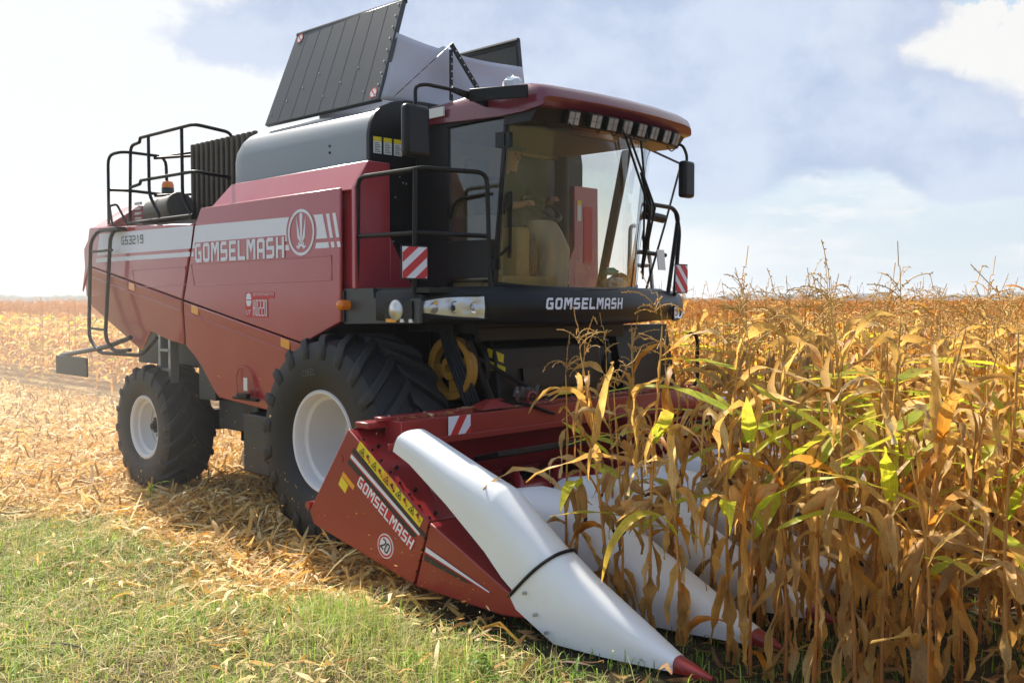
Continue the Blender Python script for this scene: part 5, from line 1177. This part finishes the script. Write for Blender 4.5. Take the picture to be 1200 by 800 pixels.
# chaff and torn husks: bent strips lying about
def strips(n, xr, yr, lr, wr, cols, zlift=.02, pr=None, up=.25):
    x = rng.uniform(*xr, n); y = rng.uniform(*yr, n); k = invis(x, y)
    if pr is not None: k &= rng.random(n) < pr(x, y)
    x, y = x[k], y[k]; n = len(x); a = rng.uniform(0, 6.28, n); L = rng.uniform(*lr, n) * rng.uniform(.5, 1.2, n); W = rng.uniform(*wr, n); pit = rng.normal(size=n) * up; bend = rng.normal(size=n) * .5
    roll = rng.normal(size=n) * .6; z0 = gz(x, y) + zlift * rng.random(n) + np.abs(np.sin(pit)) * L * .5 + .004
    T = np.stack([np.cos(a) * np.cos(pit), np.sin(a) * np.cos(pit), np.sin(pit)], 1); S = np.stack([-np.sin(a) * np.cos(roll), np.cos(a) * np.cos(roll), np.sin(roll)], 1)
    c0 = np.stack([x, y, z0], 1); V = np.zeros((n, 8, 3))
    for i, t in enumerate((-.5, -.17, .17, .5)):
        w_ = (.35, 1, .9, .2)[i]; zz_ = (bend * (.25 - t * t) * L)[:, None] * np.array([[0, 0, 1]])
        p = c0 + T * (L * t)[:, None] + zz_; V[:, 2 * i] = p + S * (W * w_ / 2)[:, None]; V[:, 2 * i + 1] = p - S * (W * w_ / 2)[:, None]
    V[:, :, 2] = np.maximum(V[:, :, 2], gz(V[:, :, 0], V[:, :, 1]) + .003)
    Q = (np.array([(0, 2, 3, 1), (2, 4, 5, 3), (4, 6, 7, 5)])[None] + (np.arange(n) * 8)[:, None, None]).reshape(-1, 4)
    ci = rng.integers(0, len(cols), n); C = np.asarray(cols)[ci] * rng.uniform(.7, 1.2, (n, 1)); return V.reshape(-1, 3), Q, np.clip(np.repeat(C, 8, 0), 0, .95)
GOLD = np.array((.86, .63, .24))
CH = [STRAW, GOLD, TAN, PALE, GOLD, STRAW, TAN * .6 + BRN * .4, ORNG * .3 + STRAW * .7, PALE * 1.08, PALE]
def pstraw(x, y): return np.clip((y - edge_y(x) + .35) / .5, .0, 1) * np.clip((2.3 - x) / .9, .06, 1)
q = QM()
q.add(*strips(26000, (-8, 3.2), (-3.6, 2.3), (.06, .26), (.008, .035), CH, .05, pstraw))
q.add(*strips(3500, (-8, 3.2), (-3.4, 2.3), (.12, .32), (.018, .045), CH, .08, pstraw, .4))
q.add(*strips(2500, (-10, 3.2), (-3.4, 2.3), (.30, .65), (.012, .022), CH, .08, pstraw, .15))
q.add(*strips(9000, (-8, 3.2), (-3.6, 2.3), (.02, .09), (.006, .02), CH, .06, pstraw))
q.add(*strips(26000, (-24, -8), (-5.6, 2.3), (.12, .34), (.015, .05), CH, .06, pstraw))
q.add(*strips(16000, (-62, -24), (-9, 2.3), (.3, .7), (.04, .10), CH, .10, pstraw))
q.add(*strips(5000, (-6, 6), (-7, -2.5), (.06, .26), (.003, .012), CH, .06))
q.add(*strips(14000, (-4, 5), (-7, -2.6), (.10, .30), (.0025, .005), [DRYG, DRYG * 1.2, G4_], .10, None, .35))
q.add(*strips(1200, (-6, 4), (-3.9, -2.5), (.06, .22), (.01, .03), CH, .06))
q.add(*strips(1800, (2.4, 7), (-2.6, 3), (.06, .26), (.01, .035), [BRN, BRN * 1.3, TAN * .5, BRN * .7], .05))
me = np_mesh('chaff', *q.out(), 'straw', smooth=False); o = bpy.data.objects.new('chaff', me); COL.objects.link(o); o['kind'] = 'stuff'; o['label'] = 'pale chopped corn chaff strewn over the cut field'; o['category'] = 'chaff'
# stubble: cut stalk stumps in their rows
q = QM()
for r_ in range(-4, 6):
    y = -1.75 + .7 * r_
    xs = np.arange(-60, 2.3, .21); xs = xs + rng.normal(size=len(xs)) * .05; ys = y + rng.normal(size=len(xs)) * .05
    k = invis(xs, ys) & (ys > edge_y(xs) + .25) & (rng.random(len(xs)) < .85)
    for x, yy in zip(xs[k], ys[k]):
        h = rng.uniform(.06, .22); ln = rng.normal(size=2) * .06; far_ = x < -14
        ntube(q, [(x, yy, -.03), (x + ln[0] * .5, yy + ln[1] * .5, h * .5), (x + ln[0], yy + ln[1], h)], np.array([.013, .012, .011]) * (1.3 if far_ else 1), TAN * .8, STRAW, 4 if far_ else 5)
me = np_mesh('stubble', *q.out(), 'corn_stalk'); o = bpy.data.objects.new('stubble', me); COL.objects.link(o); o['kind'] = 'stuff'; o['label'] = 'short cut corn stubble in rows behind and under the harvester'; o['category'] = 'stubble'
# headland grass
def blades(n, xr, yr, hr, wr, cols, pr=None, lean=.5):
    x = rng.uniform(*xr, n); y = rng.uniform(*yr, n); k = invis(x, y)
    if pr is not None: k &= rng.random(n) < pr(x, y)
    x, y = x[k], y[k]; n = len(x); a = rng.uniform(0, 6.28, n); patch = .5 + .5 * np.sin(x * 1.9 + 2 * np.sin(y * 1.3)) * np.sin(y * 2.3 + 1.1 * np.sin(x * 2.7))
    h = rng.uniform(*hr, n) * (.55 + .7 * patch); W = rng.uniform(*wr, n); le = np.abs(rng.normal(size=n)) * lean
    D = np.stack([np.cos(a), np.sin(a), np.zeros(n)], 1); S = np.stack([-np.sin(a), np.cos(a), np.zeros(n)], 1); c0 = np.stack([x, y, gz(x, y) - .005], 1); V = np.zeros((n, 8, 3))
    for i, t in enumerate((0, .35, .7, 1)):
        hz = h * np.sin(np.minimum(1.45, 1.5 * t)) / 1. * (1 - .35 * np.minimum(le, 1.6) * t); p = c0 + np.array([[0, 0, 1]]) * np.maximum(hz, .0)[:, None] + D * (h * le * t ** 1.7)[:, None]
        w_ = (1, .9, .6, .08)[i]; V[:, 2 * i] = p + S * (W * w_ / 2)[:, None]; V[:, 2 * i + 1] = p - S * (W * w_ / 2)[:, None]
    Q = (np.array([(0, 2, 3, 1), (2, 4, 5, 3), (4, 6, 7, 5)])[None] + (np.arange(n) * 8)[:, None, None]).reshape(-1, 4)
    mixv = np.clip(patch + rng.normal(size=n) * .28, 0, 1); ci = np.minimum((mixv * len(cols)).astype(int), len(cols) - 1); C = np.asarray(cols)[ci] * rng.uniform(.7, 1.25, (n, 1)); return V.reshape(-1, 3), Q, np.clip(np.repeat(C, 8, 0), 0, .95)
def pgrass(x, y): return (1 - .85 * np.exp(-((x - 1.2) ** 2 / .4 + (y + 5.0) ** 2 / .15))) * (.35 + .65 * (np.sin(x * 1.7 + 2.2 * np.sin(y * 1.1)) + np.sin(y * 2.9 + x) > -.9)) * np.clip((edge_y(x) - y + .25) / .55, 0, 1) * np.where((x > 2.2), np.clip((-2.35 - y) / .3, 0, 1), 1)
q = QM()
q.add(*blades(95000, (-5, 5.5), (-7, -2.1), (.03, .13), (.0035, .008), [DRYG, G4_, G2_, DRYG * 1.2, G4_, G2_, G1_, G2_, G1_, G4_], pgrass, 1.1))
q.add(*blades(5000, (-4, 5), (-7, -2.6), (.05, .14), (.009, .018), [G2_, G1_, G2_ * 1.15, G4_], pgrass, .8))
q.add(*blades(40000, (-14, -4), (-9, -2.6), (.06, .18), (.006, .013), [DRYG, DRYG, G4_, G2_, G1_, G2_], pgrass, .6))
q.add(*blades(14000, (-60, -14), (-34, -3.5), (.10, .25), (.02, .05), [DRYG, DRYG, G4_, G2_], pgrass, .6))
q.add(*blades(9000, (1.0, 3.8), (-3.6, -2.35), (.12, .24), (.003, .006), [G4_, G2_, G4_ * 1.1, DRYG, G2_], lambda x, y: np.exp(-((x - 2.3) / .7) ** 2 - ((y + 2.95) / .30) ** 2), .9))
q.add(*blades(7000, (2.4, 7.5), (-2.6, 2), (.04, .14), (.004, .010), [G3_, G1_, G3_, G2_], None, .6))
me = np_mesh('grass', *q.out(), 'grass_blade', smooth=False); o = bpy.data.objects.new('grass', me); COL.objects.link(o); o['kind'] = 'stuff'; o['label'] = 'rough green and straw-coloured grass along the edge of the field'; o['category'] = 'grass'
# single plants and leaves one can point to
def weed(name, x, y, n, L, W, cols, seed, label, cat, grp=None, droop=(.8, 1.8)):
    rg = np.random.default_rng(seed); s_, f_ = QM(), QM(); hgt = L * .8
    ntube(s_, [(0, 0, -.02), (.01, 0, hgt * .5), (.015, .01, hgt)], np.array([.006, .005, .003]), G3_, G1_, 5)
    for i in range(n):
        c = cols[rg.integers(0, len(cols))]; ribbon(f_, (0.01, 0, hgt * (.08 + .9 * i / n)), rg.uniform(0, 6.28), rg.uniform(.3, 1.1), L * rg.uniform(.6, 1), W, rg.uniform(*droop), rg, 6, .3, rg.normal() * .3, c, c * 1.1, None, .004)
    e = thing(name, label, cat, (x, y, float(gz(x, y))), grp)
    for nm, q_, mt in (('stem', s_, 'corn_stalk'), ('foliage', f_, 'corn_leaf')):
        o = bpy.data.objects.new(nm, np_mesh(nm, *q_.out(), mt)); COL.objects.link(o); o.parent = e
weed('leafy_weed', 3.12, -2.86, 22, .17, .028, [G1_, G2_, np.array((.24, .38, .06))], 1, 'bright green leafy weed at the bottom edge below the white divider', 'weed')
weed('leafy_weed', 2.72, -3.02, 16, .12, .022, [G1_, G2_], 2, 'smaller green weed left of the bright one at the bottom edge', 'weed')
weed('leafy_weed', 3.62, -2.62, 16, .15, .018, [G3_, G1_], 3, 'dark green weed in the shade under the nose of the white outer divider', 'weed')
weed('young_corn_plant', -2.75, -2.05, 10, .28, .035, [YGRN, YEL, GRN], 4, 'small yellow-green plant growing in the stubble between the wheels', 'plant')
def loose(name, x, y, az, L, W, c1, c2, seed, label, cat, pit=.08):
    rg = np.random.default_rng(seed); f_ = QM(); ribbon(f_, (-.5 * L, 0, .02), 0, pit, L, W, pit * 2, rg, 9, .25, rg.normal() * .5, c1, c2, None, .01, 0, .2)
    o = bpy.data.objects.new(name, np_mesh(name, *f_.out(), 'corn_leaf')); COL.objects.link(o); o.location = (x, y, float(gz(x, y)) + .03); o.rotation_euler = (0, 0, az); tag(o, label, cat); return o
loose('corn_leaf', -1.50, -2.28, R(20), .55, .06, YGRN, YEL, 11, 'long yellow-green corn leaf lying on the chaff in front of the wheels', 'leaf')
loose('corn_husk', 1.90, -2.60, R(80), .26, .07, PALE, PALE, 12, 'pale torn corn husk lying at the grass edge below the red end panel', 'husk', .3)
loose('corn_husk', 1.15, -2.62, R(-25), .36, .05, PALE, STRAW, 13, 'broad pale husk lying on the chaff below the round speed sign', 'husk', .15)
loose('corn_leaf', .45, -2.30, R(35), .30, .04, ORNG, STRAW, 14, 'curled orange corn leaf on the ground at the lower corner of the red end panel', 'leaf', .3)
st_ = MB().tube([(2.62, -2.42, .02), (2.82, -2.40, .11), (3.02, -2.42, .03)], .010, 6).build('broken_stalk', 'decal_orange'); tag(st_, 'broken orange corn stalk bent over on the dark ground below the white divider', 'stalk')
tw = MB()
pp = [(.9, -4.45, .02)]; random.seed(5)
for k in range(10): pp.append((pp[-1][0] + .10, pp[-1][1] + random.uniform(-.02, .05), .02 + .03 * random.random()))
tw.tube(pp, [.006 - .0004 * k for k in range(11)], 5); tag(tw.build('dry_twig', 'trousers'), 'thin dark twig lying in the grass at the lower left', 'twig')
# bits lying on the header
n = 420; x = rng.uniform(1.17, 1.38, n); y = rng.uniform(-2.0, 2.1, n); z = np.full(n, 1.238)
k2 = rng.random(n) < .35; x[k2] = rng.uniform(1.5, 2.6, k2.sum()); z[k2] = .58 - (x[k2] - 1.75) * .28; y[k2] = np.round((y[k2] + 1.75) / .7) * .7 - 1.75 + rng.uniform(-.15, .15, k2.sum())
A = rng.normal(size=(n, 3)) * np.array([1, 1, .12]); A /= np.linalg.norm(A, axis=1)[:, None]; B = np.cross(A, np.array([0, 0, 1.]) + rng.normal(size=(n, 3)) * .3); B /= np.linalg.norm(B, axis=1)[:, None]; s = rng.uniform(.008, .035, (n, 1)) * np.where(rng.random((n, 1)) < .12, 3.2, 1); c = np.stack([x, y, z + .006 + rng.random(n) * .01], 1)
V = np.stack([c - A * s, c + B * s * .28, c + A * s, c - B * s * .28], 1).reshape(-1, 3)
me = np_mesh('chaff_litter', V, np.arange(4 * n).reshape(-1, 4), np.repeat(np.asarray([PALE, STRAW, TAN])[rng.integers(0, 3, n)], 4, 0), 'straw', False); o = bpy.data.objects.new('chaff_litter', me); COL.objects.link(o); o['kind'] = 'stuff'; o['label'] = 'bits of dry leaf lying on the red header beam and row units'; o['category'] = 'chaff'
# chaff thrown up by the header, falling
n = 700; x = np.concatenate([rng.normal(size=450) * 1.2 - .3, rng.normal(size=250) * .9 + 2.2]); y = rng.normal(size=n) * .35 - 2.45; z = np.abs(rng.normal(size=n)) * np.where(np.arange(n) < 450, .55, .30) + .05
k = ~((x > .3) & (x < 3.2) & (y > -2.32)); x, y, z = x[k], y[k], z[k]; n = len(x)
A = rng.normal(size=(n, 3)); A /= np.linalg.norm(A, axis=1)[:, None]; B = np.cross(A, rng.normal(size=(n, 3))); B /= np.linalg.norm(B, axis=1)[:, None]; s = rng.uniform(.003, .009, (n, 1)) * np.where(rng.random((n, 1)) < .06, 3, 1); c = np.stack([x, y, z], 1)
V = np.stack([c - A * s, c + B * s * .4, c + A * s, c - B * s * .4], 1).reshape(-1, 3); Q = np.arange(4 * n).reshape(-1, 4)
me = np_mesh('flying_chaff', V, Q, np.repeat(np.asarray([PALE, STRAW, ORNG])[rng.integers(0, 3, n)], 4, 0), 'straw', False); o = bpy.data.objects.new('flying_chaff', me); COL.objects.link(o); o['kind'] = 'stuff'; o['label'] = 'bits of chaff in the air beside the header'; o['category'] = 'chaff'
# woods on the horizon
m, nt, b, o_ = nodes('far_wood'); nt.links.new(_mix(nt, _ramp(nt, _noise(nt, .05, 6), .3, .7), (.05, .07, .06), (.09, .11, .08)), b.inputs['Base Color']); b.inputs['Roughness'].default_value = 1; M['far_wood'] = m
fw_ = MB(); ring = []
for k in range(400):
    az = R(VIEW + 45 - 90 * k / 399); d = 900 + 120 * math.sin(k * .11); h = 6 + 2.5 * math.sin(k * .31) * math.sin(k * .07) + 1.5 * random.random() + (2 if k > 300 else 0) * min(1, max(0, (k - 300) / 60))
    p = camp + d * np.array((math.cos(az), math.sin(az))); p2 = camp + (d + 40) * np.array((math.cos(az), math.sin(az))); ring.append([(p[0], p[1], -1), (p[0], p[1], h * .8), ((p[0] + p2[0]) / 2, (p[1] + p2[1]) / 2, h), (p2[0], p2[1], h * .8), (p2[0], p2[1], -1)])
fo = fw_.loft(ring).build('distant_woods', 'far_wood'); fo['kind'] = 'stuff'; fo['label'] = 'low dark line of woods on the horizon'; fo['category'] = 'woods'

# ------------------------------------------------------------------ air: thin haze over everything, dust hanging behind the machine
def air(name, dens, col, aniso):
    m = bpy.data.materials.new(name); m.use_nodes = True; nt = m.node_tree; nt.nodes.remove(nt.nodes['Principled BSDF'])
    v = nt.nodes.new('ShaderNodeVolumePrincipled'); v.inputs['Density'].default_value = dens; v.inputs['Color'].default_value = (*col, 1); v.inputs['Anisotropy'].default_value = aniso
    nt.links.new(v.outputs[0], nt.nodes['Material Output'].inputs['Volume']); M[name] = m
air('haze_air', .0006, (.92, .95, 1.0), .3); air('dust_air', .024, (.96, .90, .80), .35)
hz = MB().box((0, 0, 7.5), (5400, 5400, 19)).build('haze', 'haze_air', smooth=0); hz['kind'] = 'stuff'; hz['label'] = 'thin pale haze in the air over the fields'; hz['category'] = 'haze'
dm = MB().ball((0, 0, 0), 1, 14); dm.v = [(-7.0 + 6.5 * x, -.6 + 5.0 * y, .8 + 2.9 * z) for x, y, z in dm.v]
dc = dm.build('dust_cloud', 'dust_air', smooth=60); dc['kind'] = 'stuff'; dc['label'] = 'pale dust hanging in the air behind the harvester'; dc['category'] = 'dust'
sc.cycles.volume_bounces = 0
